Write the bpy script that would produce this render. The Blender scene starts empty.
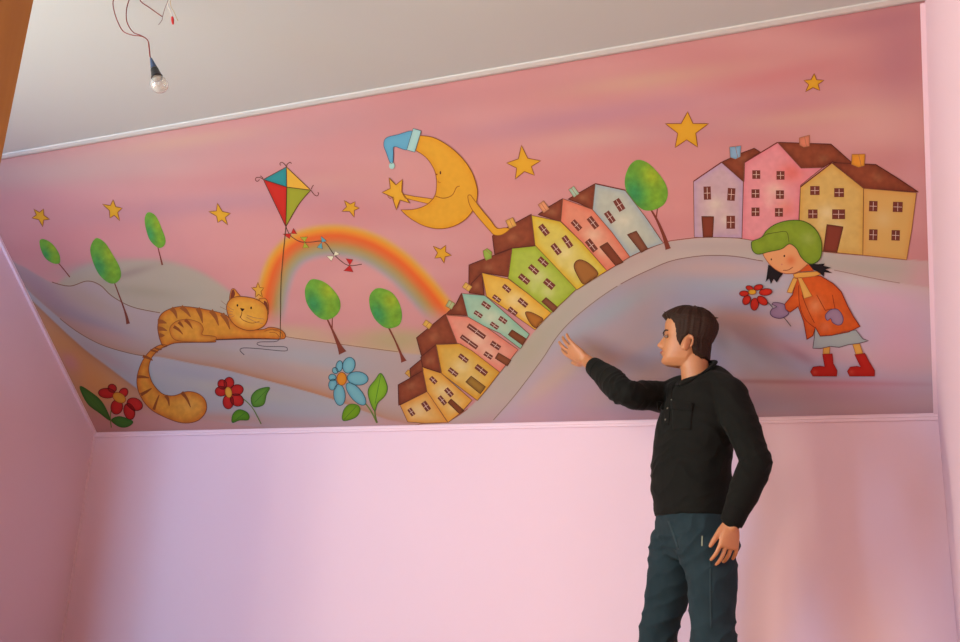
import bpy, bmesh, math, random
import numpy as np
from mathutils import Vector, Matrix, noise
from mathutils.geometry import delaunay_2d_cdt
random.seed(7)
C = bpy.context.scene.collection

# ------------------------------------------------------------------ place
CAMZ = 0.71                     # camera height
FPX = 945.4                     # focal length in pixels of a 960 px wide frame
YAW, PITCH, ROLL = -0.400736, 0.276787, 0.048254
XL, XR, D = -3.776, 0.230, 3.8  # left wall, right wall, knee wall
KH = CAMZ + 0.6975              # top of the knee wall
SA, SL = 0.77792, 1.495        # slope: angle from vertical, length
CEIL = KH + SL*math.cos(SA)
YTOP = D - SL*math.sin(SA)
YB = -0.15                      # rear wall

_fw = np.array([math.sin(YAW)*math.cos(PITCH), math.cos(YAW)*math.cos(PITCH), math.sin(PITCH)])
_r0 = np.array([math.cos(YAW), -math.sin(YAW), 0.0]); _u0 = np.cross(_r0, _fw)
_r = math.cos(ROLL)*_r0 + math.sin(ROLL)*_u0
_u = -math.sin(ROLL)*_r0 + math.cos(ROLL)*_u0
_o = np.array([0, 0, CAMZ])
def sight(px, py):
    return _fw + (px-480)/FPX*_r - (py-321)/FPX*_u
def at(px, py, Y):
    d = sight(px, py); return Vector((_o + d*(Y/d[1])).tolist())
SN = np.array([0, -math.cos(SA), -math.sin(SA)])       # slope normal, into the room
SP = np.array([0, D, KH])
def on_slope(P, lift=0.0):
    """traced points of the mural -> points on the sloped plane"""
    P = np.asarray(P, float)
    d = _fw[None] + ((P[:, 0]-480)/FPX)[:, None]*_r[None] - ((P[:, 1]-321)/FPX)[:, None]*_u[None]
    t = ((SP-_o) @ SN)/(d @ SN)
    return _o[None] + d*t[:, None] + SN[None]*lift
def to_px(Q):
    V = Q-_o[None]; z = V @ _fw
    return np.stack([480+FPX*(V @ _r)/z, 321-FPX*(V @ _u)/z], -1)

# ------------------------------------------------------------------ helpers
def link(name, me, mat=None, parent=None):
    o = bpy.data.objects.new(name, me); C.objects.link(o)
    if mat is not None: me.materials.append(mat)
    if parent is not None: o.parent = parent
    return o
def empty(name, loc=(0, 0, 0), parent=None):
    o = bpy.data.objects.new(name, None); C.objects.link(o); o.location = loc
    o.empty_display_size = .05
    if parent is not None: o.parent = parent
    return o
def tag(o, label, cat, group=None):
    o['label'] = label; o['category'] = cat
    if group: o['group'] = group
    return o
def struct(o): o['kind'] = 'structure'; return o
def mesh_from(V, F, smooth=False):
    me = bpy.data.meshes.new('m'); me.from_pydata([tuple(map(float, v)) for v in V], [], F); me.update()
    if smooth: me.polygons.foreach_set('use_smooth', [True]*len(me.polygons))
    return me
def box_bm(bm, x0, x1, y0, y1, z0, z1, bev=0):
    vs = [bm.verts.new((x, y, z)) for x in (x0, x1) for y in (y0, y1) for z in (z0, z1)]
    for f in ((0, 1, 3, 2), (4, 6, 7, 5), (0, 4, 5, 1), (2, 3, 7, 6), (0, 2, 6, 4), (1, 5, 7, 3)):
        bm.faces.new([vs[i] for i in f])
def box(name, x0, x1, y0, y1, z0, z1, mat, parent=None, bev=0):
    bm = bmesh.new(); box_bm(bm, x0, x1, y0, y1, z0, z1)
    if bev: bmesh.ops.bevel(bm, geom=bm.edges[:], offset=bev, segments=2, affect='EDGES')
    bmesh.ops.recalc_face_normals(bm, faces=bm.faces[:])
    me = bpy.data.meshes.new(name); bm.to_mesh(me); bm.free()
    return link(name, me, mat, parent)
def prism_x(name, prof, x0, x1, mat, parent=None):
    """profile in (y,z) extruded along x"""
    n = len(prof)
    V = [(x0, y, z) for y, z in prof]+[(x1, y, z) for y, z in prof]
    F = [tuple(range(n)), tuple(range(2*n-1, n-1, -1))]+[(i, i+n, (i+1) % n+n, (i+1) % n) for i in range(n)]
    me = mesh_from(V, F); bm = bmesh.new(); bm.from_mesh(me); bmesh.ops.recalc_face_normals(bm, faces=bm.faces[:]); bm.to_mesh(me); bm.free()
    return link(name, me, mat, parent)
def crom(P, closed=False, n=6):
    P = [np.array(p, float) for p in P]; out = []; m = len(P)
    for i in range(m if closed else m-1):
        p0 = P[i-1] if (closed or i > 0) else P[i]
        p1 = P[i]; p2 = P[(i+1) % m]
        p3 = P[(i+2) % m] if (closed or i+2 < m) else P[-1]
        for k in range(n):
            t = k/n
            out.append(.5*((2*p1)+(-p0+p2)*t+(2*p0-5*p1+4*p2-p3)*t*t+(-p0+3*p1-3*p2+p3)*t**3))
    if not closed: out.append(P[-1])
    return np.array(out)

def s2l(c):
    c = np.asarray(c, float)/255.0
    return np.where(c <= .04045, c/12.92, ((c+.055)/1.055)**2.4)

# ------------------------------------------------------------------ materials
def mat_new(name):
    m = bpy.data.materials.new(name); m.use_nodes = True
    nt = m.node_tree; return m, nt, nt.nodes['Principled BSDF']
def plaster(name, col, col2=None, scale=3.0, bump=.08, rough=.75):
    m, nt, b = mat_new(name)
    tc = nt.nodes.new('ShaderNodeTexCoord')
    n1 = nt.nodes.new('ShaderNodeTexNoise'); n1.inputs['Scale'].default_value = scale; n1.inputs['Detail'].default_value = 3
    nt.links.new(tc.outputs['Object'], n1.inputs['Vector'])
    mx = nt.nodes.new('ShaderNodeMix'); mx.data_type = 'RGBA'
    mx.inputs[6].default_value = (*s2l(col), 1); mx.inputs[7].default_value = (*s2l(col2 or col), 1)
    nt.links.new(n1.outputs['Fac'], mx.inputs[0]); nt.links.new(mx.outputs[2], b.inputs['Base Color'])
    n2 = nt.nodes.new('ShaderNodeTexNoise'); n2.inputs['Scale'].default_value = 160; n2.inputs['Detail'].default_value = 4
    nt.links.new(tc.outputs['Object'], n2.inputs['Vector'])
    bp = nt.nodes.new('ShaderNodeBump'); bp.inputs['Strength'].default_value = bump; bp.inputs['Distance'].default_value = .002
    nt.links.new(n2.outputs['Fac'], bp.inputs['Height']); nt.links.new(bp.outputs['Normal'], b.inputs['Normal'])
    b.inputs['Roughness'].default_value = rough; b.inputs['Specular IOR Level'].default_value = .25
    return m
def plain(name, col, rough=.6, metal=0., spec=.4):
    m, nt, b = mat_new(name)
    tc = nt.nodes.new('ShaderNodeTexCoord'); n = nt.nodes.new('ShaderNodeTexNoise'); n.inputs['Scale'].default_value = 40
    nt.links.new(tc.outputs['Object'], n.inputs['Vector'])
    hs = nt.nodes.new('ShaderNodeMix'); hs.data_type = 'RGBA'
    c = s2l(col); hs.inputs[6].default_value = (*(c*.93), 1); hs.inputs[7].default_value = (*np.minimum(c*1.07, 1), 1)
    nt.links.new(n.outputs['Fac'], hs.inputs[0]); nt.links.new(hs.outputs[2], b.inputs['Base Color'])
    b.inputs['Roughness'].default_value = rough; b.inputs['Metallic'].default_value = metal
    b.inputs['Specular IOR Level'].default_value = spec
    return m
def wood(name, c1, c2, axis=2):
    m, nt, b = mat_new(name)
    tc = nt.nodes.new('ShaderNodeTexCoord'); mp = nt.nodes.new('ShaderNodeMapping')
    s = [22, 22, 22]; s[axis] = 1.4; mp.inputs['Scale'].default_value = s
    nt.links.new(tc.outputs['Object'], mp.inputs['Vector'])
    n = nt.nodes.new('ShaderNodeTexNoise'); n.inputs['Scale'].default_value = 2.2; n.inputs['Detail'].default_value = 6
    nt.links.new(mp.outputs['Vector'], n.inputs['Vector'])
    mx = nt.nodes.new('ShaderNodeMix'); mx.data_type = 'RGBA'
    mx.inputs[6].default_value = (*s2l(c1), 1); mx.inputs[7].default_value = (*s2l(c2), 1)
    nt.links.new(n.outputs['Fac'], mx.inputs[0]); nt.links.new(mx.outputs[2], b.inputs['Base Color'])
    b.inputs['Roughness'].default_value = .45
    return m
PINK = plaster('pink_wall_paint', (227, 192, 207), (224, 188, 204), 1.2)
TRIMP = plaster('pink_trim_paint', (230, 196, 210), None, 2, .02, .5)
CEILM = plaster('ceiling_paint', (190, 189, 189), (186, 185, 184), .9)
TRIMW = plaster('white_trim_paint', (200, 194, 192), None, 2, .02, .5)
WOODD = wood('door_wood', (174, 122, 46), (150, 94, 30))
WOODF = wood('floor_boards', (205, 160, 110), (180, 128, 80), 0)

def paint_mat():
    m, nt, b = mat_new('mural_paint')
    a = nt.nodes.new('ShaderNodeAttribute'); a.attribute_name = 'paint'
    nt.links.new(a.outputs['Color'], b.inputs['Base Color'])
    tc = nt.nodes.new('ShaderNodeTexCoord')
    n2 = nt.nodes.new('ShaderNodeTexNoise'); n2.inputs['Scale'].default_value = 160; n2.inputs['Detail'].default_value = 4
    nt.links.new(tc.outputs['Object'], n2.inputs['Vector'])
    bp = nt.nodes.new('ShaderNodeBump'); bp.inputs['Strength'].default_value = .06; bp.inputs['Distance'].default_value = .002
    nt.links.new(n2.outputs['Fac'], bp.inputs['Height']); nt.links.new(bp.outputs['Normal'], b.inputs['Normal'])
    b.inputs['Roughness'].default_value = .7; b.inputs['Specular IOR Level'].default_value = .2
    return m
PAINT = paint_mat()
BLKX, BLKY0, BLKY1 = -3.27, 1.95, 2.40   # extent of the unseen box that blocks window light
DLEAF = (at(19, 66, .80).x-.02, .80)
E_COOL, E_WARM, E_FILL, EXPO = 92., 158., 62., 0.
PG = np.array([.69, .735, .68])        # paint gain: pigment strength of the mural
SAT = 1.0
def pigment(c255):
    c = s2l(np.clip(c255, 0, 255))
    l = (c @ np.array([.3, .5, .2]))[..., None]
    c = l+(c-l)*SAT
    return np.clip(c*PG, .004, .93)

# ================================================================== MURAL
MURAL = empty('mural', (0, D, KH))
tag(MURAL, 'hand painted pink nursery mural of cat, moon, rainbow and leaning houses on the sloped wall', 'mural')
MURAL_INV = Matrix.Translation((0, -D, -KH))
LAY = .00035
def crop(x0, y0, k):
    return lambda *pts: [(x0+p[0]/k, y0+p[1]/k) for p in pts]
A = crop(0, 160, 4); B = crop(0, 310, 4); K = crop(220, 140, 5.3333); M4 = crop(220, 240, 5.3333); M5 = crop(220, 330, 5.3333)
MO = crop(370, 110, 5.3333); H7c = crop(380, 200, 5.3333); H8c = crop(380, 310, 5.3333); H5c = crop(540, 150, 5.3333)
RH = crop(680, 120, 3.84); GC = crop(730, 205, 6.4); GD = crop(730, 285, 6.4); CT = crop(130, 270, 4.0125)
SB = crop(640, 60, 4.364); HM = crop(470, 230, 4.938); RB = crop(240, 160, 4)

def vnoise(P, s, seed=0.0):
    return np.array([noise.noise(Vector((p[0]*s+seed, p[1]*s, seed*1.7))) for p in P])
def dist_to(P, poly, closed=True):
    a = np.asarray(poly, float); b = np.roll(a, -1, 0)
    if not closed: a = a[:-1]; b = b[:-1]
    ab = b-a; L2 = (ab**2).sum(1)+1e-9
    t = np.clip(((P[:, None]-a[None])*ab[None]).sum(2)/L2[None], 0, 1)
    q = a[None]+ab[None]*t[..., None]
    return np.sqrt(((P[:, None]-q)**2).sum(2)).min(1)
def flat(c): return lambda P, poly: np.tile(np.array(c, float), (len(P), 1))
def shade(base, edge=None, ew=2.5, es=.8, blobs=(), mottle=0, grad=None, seed=0.):
    """grad=(dx,dy,colour,strength) mixes towards colour along a direction across the shape"""
    def f(P, poly):
        c = np.tile(np.array(base, float), (len(P), 1))
        if grad is not None:
            d = P @ np.array(grad[:2], float); pd = np.asarray(poly) @ np.array(grad[:2], float)
            t = np.clip((d-pd.min())/(pd.max()-pd.min()+1e-9), 0, 1)[:, None]
            c = c+(np.array(grad[2], float)-c)*t*grad[3]
        for (x, y, rx, ry, col, s) in blobs:
            w = np.exp(-((P[:, 0]-x)/rx)**2-((P[:, 1]-y)/ry)**2)[:, None]*s
            c = c+(np.array(col, float)-c)*w
        if edge is not None:
            w = (np.exp(-(dist_to(P, poly)/ew)**1.5)*es)[:, None]
            c = c+(np.array(edge, float)-c)*w
        if mottle:
            c = c*(1+mottle*(vnoise(P, .22, seed+3.1)*1.3+vnoise(P, .6, seed+9.2)*.7))[:, None]
        return c
    return f
LINE = (96, 48, 34)
class Paint:
    def __init__(s): s.V = []; s.Cc = []; s.F = []; s.n = 0
    def add(s, V, Cc, F):
        s.V.append(V); s.Cc.append(Cc); s.F += [tuple(i+s.n for i in f) for f in F]; s.n += len(V)
    def fill(s, poly, col, layer, smooth=False, step=2.2, line=None, lw=.8):
        if smooth: poly = crom(poly, True, 5)
        poly = np.asarray(poly, float)
        if callable(col):
            # resample the outline so gradients read cleanly
            R = []
            for i in range(len(poly)):
                a = poly[i]; b = poly[(i+1) % len(poly)]; k = max(1, int(np.linalg.norm(b-a)/step))
                for j in range(k): R.append(a+(b-a)*j/k)
            R = np.array(R)
            lo = R.min(0); hi = R.max(0)
            g = [(x+(step*.5 if r % 2 else 0), y) for r, y in enumerate(np.arange(lo[1]+step*.5, hi[1], step*.87)) for x in np.arange(lo[0]+step*.5, hi[0], step)]
            g = np.array(g).reshape(-1, 2)
            if len(g):
                ins = np.zeros(len(g), bool)
                for i in range(len(R)):
                    a = R[i]; b = R[(i+1) % len(R)]
                    if a[1] == b[1]: continue
                    c = ((a[1] > g[:, 1]) != (b[1] > g[:, 1])) & (g[:, 0] < (b[0]-a[0])*(g[:, 1]-a[1])/(b[1]-a[1])+a[0])
                    ins ^= c
                g = g[ins]
                if len(g): g = g[dist_to(g, R) > step*.4]
            pts = np.concatenate([R, g]) if len(g) else R
        else:
            R = poly; pts = poly; col = flat(col)
        m = len(R)
        vo, _, fo, _, _, _ = delaunay_2d_cdt([Vector(p) for p in pts], [(i, (i+1) % m) for i in range(m)], [], 1, 1e-5)
        P = np.array([(v.x, v.y) for v in vo]).reshape(-1, 2)
        F = [tuple(f) for f in fo]
        s.add(on_slope(P, layer*LAY), col(P, R), F)
        if line is not None: s.stroke(R if not smooth else poly, lw, line, layer+.4, closed=True)
        return s
    def stroke(s, path, w, col, layer, closed=False, smooth=False):
        if smooth: path = crom(path, closed, 6)
        P = np.asarray(path, float); n = len(P)
        if closed: T = np.roll(P, -1, 0)-np.roll(P, 1, 0)
        else:
            T = np.gradient(P, axis=0)
        T /= np.linalg.norm(T, axis=1)[:, None]+1e-9
        N = np.stack([-T[:, 1], T[:, 0]], -1)
        W = np.interp(np.linspace(0, 1, n), np.linspace(0, 1, len(w)), w)[:, None]*.5 if hasattr(w, '__len__') else w*.5
        V = np.concatenate([P+N*W, P-N*W])
        F = [(i, (i+1) % n, (i+1) % n+n, i+n) for i in range(n if closed else n-1)]
        s.add(on_slope(V, layer*LAY), np.tile(np.array(col, float), (2*n, 1)), F)
        return s
    def dot(s, x, y, r, col, layer, ry=None, ang=0):
        return s.fill(ell(x, y, r, ry or r, ang, 12), col, layer)
    def build(s, name, parent=None):
        V = np.concatenate(s.V)-np.array([0, D, KH]); Cc = np.concatenate(s.Cc)
        me = mesh_from(V, s.F)
        # face every polygon into the room
        bm = bmesh.new(); bm.from_mesh(me)
        for f in bm.faces:
            f.normal_update()
            if f.normal.dot(Vector(SN.tolist())) < 0: f.normal_flip()
        bm.to_mesh(me); bm.free()
        ca = me.color_attributes.new('paint', 'FLOAT_COLOR', 'POINT')
        L = np.ones((len(V), 4)); L[:, :3] = pigment(Cc); ca.data.foreach_set('color', L.ravel())
        return link(name, me, PAINT, parent if parent is not None else MURAL)
def ell(x, y, rx, ry, ang=0, n=22):
    a = math.radians(ang); t = np.linspace(0, 2*math.pi, n, endpoint=False)
    X = rx*np.cos(t); Y = ry*np.sin(t)
    return np.stack([x+X*math.cos(a)-Y*math.sin(a), y+X*math.sin(a)+Y*math.cos(a)], -1)
def lab(o, l): o['label'] = l; return o

# ---------------------------------------------------------------- background
def sm(x): x = np.clip(x, 0, 1); return x*x*(3-2*x)
def curve(pts):
    c = crom(pts, False, 8); return lambda x: np.interp(x, c[:, 0], c[:, 1])
BACKHILL = curve([(-30, 330), (20, 312), (50, 285), (72, 268), (90, 260), (115, 256), (142, 255), (162, 256), (187, 262), (212, 274), (235, 292), (262, 322), (290, 338)])
FRONTHILL = curve([(-40, 225), (0, 250), (15, 262), (25, 267), (40, 276), (52, 282), (70, 286), (87, 281), (100, 285), (112, 296), (130, 306), (150, 311), (175, 315), (230, 326), (285, 336.5), (332, 343), (400, 352), (440, 356)])
RIDGE = curve([(0, 262), (30, 292), (50, 310), (75, 330), (100, 344), (125, 352), (145, 356), (160, 357), (195, 364), (220, 368.5), (257, 378), (295, 388), (332, 399), (383, 418), (400, 422), (440, 432)])
DIAG = curve([(0, 268), (42, 310), (82, 347), (107, 366), (135, 387), (170, 410), (240, 425), (330, 431)])
ROADTOP_P = [(397, 432), (420, 424), (445, 422), (462, 413), (480, 397), (500, 370), (520, 349), (535, 331), (552, 311), (577, 289), (607, 271), (630, 257), (663, 243), (680, 239.5), (706, 237), (732, 237.5), (752, 240), (790, 246), (826, 252), (870, 256), (905, 259.5), (960, 263)]
ROADBOT_P = [(482, 434), (496, 417), (511, 400), (526, 381), (543, 358), (556, 338), (570, 322), (590, 305), (611, 290), (630, 279), (649, 270), (671, 261), (697, 256.3), (720, 255.4), (740, 257), (763, 261), (800, 265), (834, 270), (888, 281), (960, 292)]
ROADTOP = curve(ROADTOP_P); ROADBOT = curve(ROADBOT_P)
RBP = crom([(269, 330), (270, 312), (274, 287), (284, 262), (303, 246), (335, 240.5), (367, 247.5), (395, 264), (418, 286), (436, 308), (450, 330)], False, 8)
RBcols = np.array([(224, 172, 70), (230, 168, 48), (240, 138, 40), (238, 95, 35), (222, 110, 55), (186, 140, 80), (168, 152, 120), (160, 155, 165), (185, 165, 180)], float)
def rainbow_t(P):
    a = RBP[:-1]; b = RBP[1:]; ab = b-a; L2 = (ab**2).sum(1)
    t = np.clip(((P[:, None]-a[None])*ab[None]).sum(2)/L2[None], 0, 1)
    q = a[None]+ab[None]*t[..., None]; dv = P[:, None]-q
    d2 = (dv**2).sum(2); j = d2.argmin(1); i = np.arange(len(P))
    cr = ab[j, 0]*dv[i, j, 1]-ab[j, 1]*dv[i, j, 0]
    return np.sign(cr)*np.sqrt(d2[i, j]), (j+t[i, j])/len(a)
# soft airbrushed streaks: x, y, rx, ry, tilt in degrees, colour, strength
SKY = [
 (60, 170, 160, 22, -6, (214, 174, 176), .8), (300, 130, 170, 14, -9, (214, 150, 160), .7), (190, 140, 70, 8, -8, (226, 172, 158), .6),
 (60, 198, 90, 14, -4, (226, 152, 166), .6), (190, 208, 110, 12, -6, (196, 140, 166), .65), (330, 180, 60, 10, -5, (230, 165, 160), .5),
 (250, 228, 110, 20, 6, (236, 152, 156), .6), (120, 240, 90, 16, 4, (238, 150, 160), .6), (250, 268, 60, 30, 0, (240, 152, 152), .6),
 (480, 95, 150, 14, -8, (216, 142, 152), .6), (520, 128, 110, 14, -9, (200, 138, 158), .5), (650, 80, 90, 9, -8, (228, 170, 158), .75),
 (620, 112, 130, 10, -9, (206, 138, 168), .5), (600, 138, 60, 9, -4, (232, 176, 168), .6), (700, 128, 90, 12, -6, (206, 140, 168), .4),
 (780, 75, 70, 9, -12, (222, 128, 140), .6), (820, 116, 90, 9, -6, (232, 170, 162), .7), (760, 105, 90, 8, -6, (216, 138, 160), .5),
 (900, 60, 30, 60, 0, (202, 128, 150), .6), (880, 22, 60, 12, -9, (196, 124, 146), .5), (690, 200, 60, 40, 0, (238, 148, 152), .6),
 (600, 170, 70, 20, 0, (234, 142, 148), .5), (430, 180, 80, 40, 0, (232, 150, 152), .5), (885, 125, 60, 26, -4, (250, 186, 186), .6), (915, 190, 16, 60, 0, (236, 160, 174), .6),
 (350, 290, 50, 40, 0, (240, 160, 162), .7), (500, 180, 60, 30, 0, (232, 148, 152), .5)]
def streaks(P, c, L):
    for (x, y, rx, ry, an, col, s) in L:
        a = math.radians(an); X = P[:, 0]-x; Y = P[:, 1]-y
        u = X*math.cos(a)+Y*math.sin(a); v = -X*math.sin(a)+Y*math.cos(a)
        w = np.exp(-(u/rx)**2-(v/ry)**2)[:, None]*s
        c = c+(np.array(col, float)-c)*w
    return c
def bg(P):
    x, y = P[:, 0], P[:, 1]
    n1 = vnoise(P*np.array([.35, 1.5]), .03, 1.)[:, None]
    def mix(c, col, w): return c+(np.array(col, float)-c)*w[:, None]
    c = np.tile(np.array((226, 148, 156), float), (len(P), 1)) + n1*np.array([6, 12, 10])
    c = streaks(P, c, SKY)*np.array([.95, .955, .945])
    # back hill, airbrushed
    h = sm((y-BACKHILL(x))/9)*sm((300-x)/60)
    c = mix(c, (186, 166, 152), h*.92)
    c = streaks(P, c, [(150, 292, 60, 6, 5, (160, 142, 124), .35), (130, 273, 26, 4, -16, (160, 130, 128), .6), (200, 300, 40, 12, 20, (194, 172, 160), .5), (85, 268, 30, 6, -10, (176, 160, 158), .5)])
    # green haze behind the trees under the rainbow
    g = sm((y-(318+0.05*(x-270)))/14)*sm((x-262)/14)*sm((440-x)/20)*(1-.75*np.exp(-((x-345)/26)**2-((y-327)/14)**2))
    c = mix(c, (206, 166, 138), g*.8)
    c = streaks(P, c, [(398, 340, 36, 11, 0, (182, 160, 120), .7)])
    # rainbow
    d, t = rainbow_t(P); hw = 19.5
    k = (d+hw)/(2*hw)      # 0 outer .. 1 inner
    rc = np.stack([np.interp(k, np.linspace(0, 1, len(RBcols)), RBcols[:, i]) for i in range(3)], -1)
    a = sm((hw-np.abs(d))/9)*sm((328-y)/26)
    c = c+(rc-c)*(a*.93)[:, None]
    # front hills
    f = sm((y-FRONTHILL(x))/2.5+.3)*sm((470-x)/10)*((y > FRONTHILL(x)-2) & (x < 460))
    fc = np.tile(np.array((190, 160, 164), float), (len(P), 1))
    fc = streaks(P, fc, [(90, 300, 50, 9, 25, (190, 158, 150), .7), (40, 290, 50, 12, 42, (168, 128, 150), .7), (90, 322, 60, 7, 22, (150, 138, 165), .55), (110, 335, 40, 6, 18, (206, 150, 150), .6),
        (250, 352, 90, 9, 3, (184, 168, 178), .6), (330, 362, 60, 9, 8, (172, 168, 182), .6), (330, 376, 50, 7, 10, (204, 160, 148), .6), (200, 350, 60, 6, 8, (188, 160, 150), .6), (400, 375, 40, 22, 0, (192, 158, 160), .7), (290, 372, 40, 6, 14, (186, 152, 158), .6), (370, 392, 40, 10, 8, (200, 165, 170), .6)])
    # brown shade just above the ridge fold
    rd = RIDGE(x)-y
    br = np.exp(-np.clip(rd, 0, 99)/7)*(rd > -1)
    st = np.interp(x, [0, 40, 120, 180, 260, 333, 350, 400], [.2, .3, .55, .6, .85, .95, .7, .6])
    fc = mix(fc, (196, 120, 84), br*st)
    low = sm((y-RIDGE(x))/1.5+.5)
    lc = np.tile(np.array((184, 168, 178), float), (len(P), 1))
    lc = streaks(P, lc, [(130, 372, 50, 10, 30, (176, 166, 172), .7), (110, 360, 30, 5, 30, (190, 150, 160), .6), (240, 392, 60, 8, 12, (196, 178, 168), .7), (200, 375, 40, 6, 8, (170, 160, 180), .5), (300, 410, 60, 10, 6, (178, 172, 190), .7),
        (370, 424, 60, 9, 4, (196, 168, 184), .8), (215, 418, 70, 6, 3, (206, 146, 138), .8), (420, 418, 50, 10, 0, (212, 140, 134), .8), (140, 398, 12, 30, -20, (170, 160, 186), .5)])
    fc = fc+(lc-fc)*low[:, None]
    # orange diagonal corner
    dg = sm((y-DIAG(x))/2+.5)*(x < 330)
    dc = np.tile(np.array((206, 148, 136), float), (len(P), 1))
    dc = streaks(P, dc, [(70, 350, 45, 16, 46, (220, 150, 96), .9), (100, 385, 36, 22, 30, (226, 152, 92), .8), (70, 362, 12, 8, 45, (214, 140, 150), .8), (140, 418, 60, 10, 0, (214, 146, 152), .8), (95, 425, 40, 8, 0, (214, 144, 150), .7), (230, 424, 70, 7, 0, (212, 150, 148), .7)])
    dl = np.clip(y-DIAG(x), 0, 99); dc = mix(dc, (168, 110, 84), np.exp(-dl/6)*.6*(x < 160))
    fade = np.interp(x, [0, 200, 290, 330], [1, 1, .5, 0])
    fc = fc+(dc-fc)*(dg*fade)[:, None]
    fe = sm((470-x)/8)
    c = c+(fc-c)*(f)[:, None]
    # road and the meadow beyond
    rt = sm((y-ROADTOP(x))/1.6+.5)*(x > 396)
    rb = sm((y-ROADBOT(x))/1.6+.5)*(x > 480)
    rc2 = np.tile(np.array((202, 174, 173), float), (len(P), 1))
    rc2 = streaks(P, rc2, [(480, 425, 40, 10, -30, (204, 160, 170), .7), (560, 320, 60, 12, -45, (186, 172, 164), .8), (530, 350, 18, 40, 30, (186, 170, 150), .5), (700, 246, 80, 6, 0, (190, 164, 168), .7), (860, 266, 60, 6, 6, (188, 172, 168), .7), (790, 256, 40, 6, 0, (176, 176, 182), .5), (640, 258, 40, 7, -25, (196, 160, 160), .6), (925, 280, 20, 24, 0, (222, 160, 174), .8)])
    c = c+(rc2-c)*rt[:, None]
    mc = np.tile(np.array((184, 154, 166), float), (len(P), 1))
    # streaks that follow the curve of the hill
    q = y-ROADBOT(np.clip(x-(y-ROADBOT(x))*.25, 481, 959))
    wav = .5+.5*np.sin(q/9.5+vnoise(P, .012, 5.)*3.0+x*.004)
    mc = mc+(np.array((162, 156, 188.))-mc)*(wav*.6)[:, None]
    mc = streaks(P, mc, [(610, 312, 60, 9, -30, (160, 166, 180), .6), (720, 268, 80, 7, 0, (196, 158, 160), .7), (740, 285, 60, 8, 0, (160, 164, 184), .7), (630, 350, 70, 9, -28, (204, 156, 154), .5), (760, 320, 60, 8, 6, (206, 154, 150), .75), (740, 345, 60, 10, 12, (150, 152, 186), .7), (800, 350, 70, 8, 10, (198, 144, 156), .6),
        (850, 395, 90, 14, 0, (176, 132, 152), .7), (700, 400, 60, 14, 0, (176, 128, 150), .5), (900, 340, 40, 40, 0, (200, 140, 164), .7), (880, 300, 40, 12, 12, (196, 150, 176), .7), (860, 280, 30, 8, 10, (176, 170, 176), .6), (560, 400, 60, 20, -20, (196, 148, 168), .6), (560, 375, 50, 8, -35, (196, 160, 148), .6), (600, 415, 90, 10, 0, (188, 142, 168), .7),
        (790, 382, 120, 2.2, 1, (150, 96, 104), .55), (800, 355, 18, 5, 30, (160, 116, 130), .7), (840, 384, 60, 5, 0, (200, 130, 150), .6)])
    # dark seam under the road edge
    sd = y-ROADBOT(x); mc = mix(mc, (176, 146, 140), np.exp(-np.clip(sd, 0, 99)/3.)*.45)
    mc = mc*np.interp(x, [480, 640, 760, 860], [1.16, 1.0, 1.08, 1.19])[:, None]
    c = c+(mc-c)*rb[:, None]
    # the mural fades into the wall pink along the foot and sides
    ft = sm((y-(np.interp(x, [95, 480, 937], [433, 427.5, 414.5])-16))/18)*.45
    c = mix(c, (214, 146, 164), ft)
    return c
NU, NV = 600, 226
us = np.linspace(XL+.001, XR-.001, NU); vs = np.linspace(.0, SL, NV)
G = np.stack(np.meshgrid(us, vs), -1).reshape(-1, 2)
Q = np.stack([G[:, 0], D-G[:, 1]*math.sin(SA), KH+G[:, 1]*math.cos(SA)], -1)+SN[None]*LAY
GP = to_px(Q); col = bg(GP)
q0 = (np.arange(NV-1)[:, None]*NU+np.arange(NU-1)[None]).ravel()
quads = np.stack([q0, q0+NU, q0+NU+1, q0+1], -1)
fc_ = GP[quads].mean(1)
dR, tR = rainbow_t(fc_)
x_, y_ = fc_[:, 0], fc_[:, 1]
cat_ = np.zeros(len(quads), int)
cat_[(np.abs(dR) < 15.5) & (y_ < 322)] = 1
cat_[(y_ > BACKHILL(x_)+2) & (x_ < 262) & (cat_ == 0)] = 2
cat_[(y_ > FRONTHILL(x_)) & (x_ < 470)] = 3
cat_[(y_ > ROADTOP(x_)) & (x_ > 398)] = 4
cat_[(y_ > ROADBOT(x_)) & (x_ > 482)] = 5
for k, (nm, lb) in enumerate([('painted_sky', 'painted dusky pink sky with cream and mauve streaks'), ('painted_rainbow', 'painted soft orange and yellow rainbow'), ('painted_hill', 'painted grey green hill in the distance'),
                    ('painted_hill', 'painted lilac and orange rolling hills under the cat'), ('painted_road', 'painted pale road under the houses'), ('painted_meadow', 'painted lilac and blue meadow under the road')]):
    ff = quads[cat_ == k]; used, inv = np.unique(ff, return_inverse=True)
    F = [tuple(int(i) for i in r) for r in inv.reshape(-1, 4)]
    P_ = Paint(); P_.add(Q[used], col[used], F); lab(P_.build(nm), lb)

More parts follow.
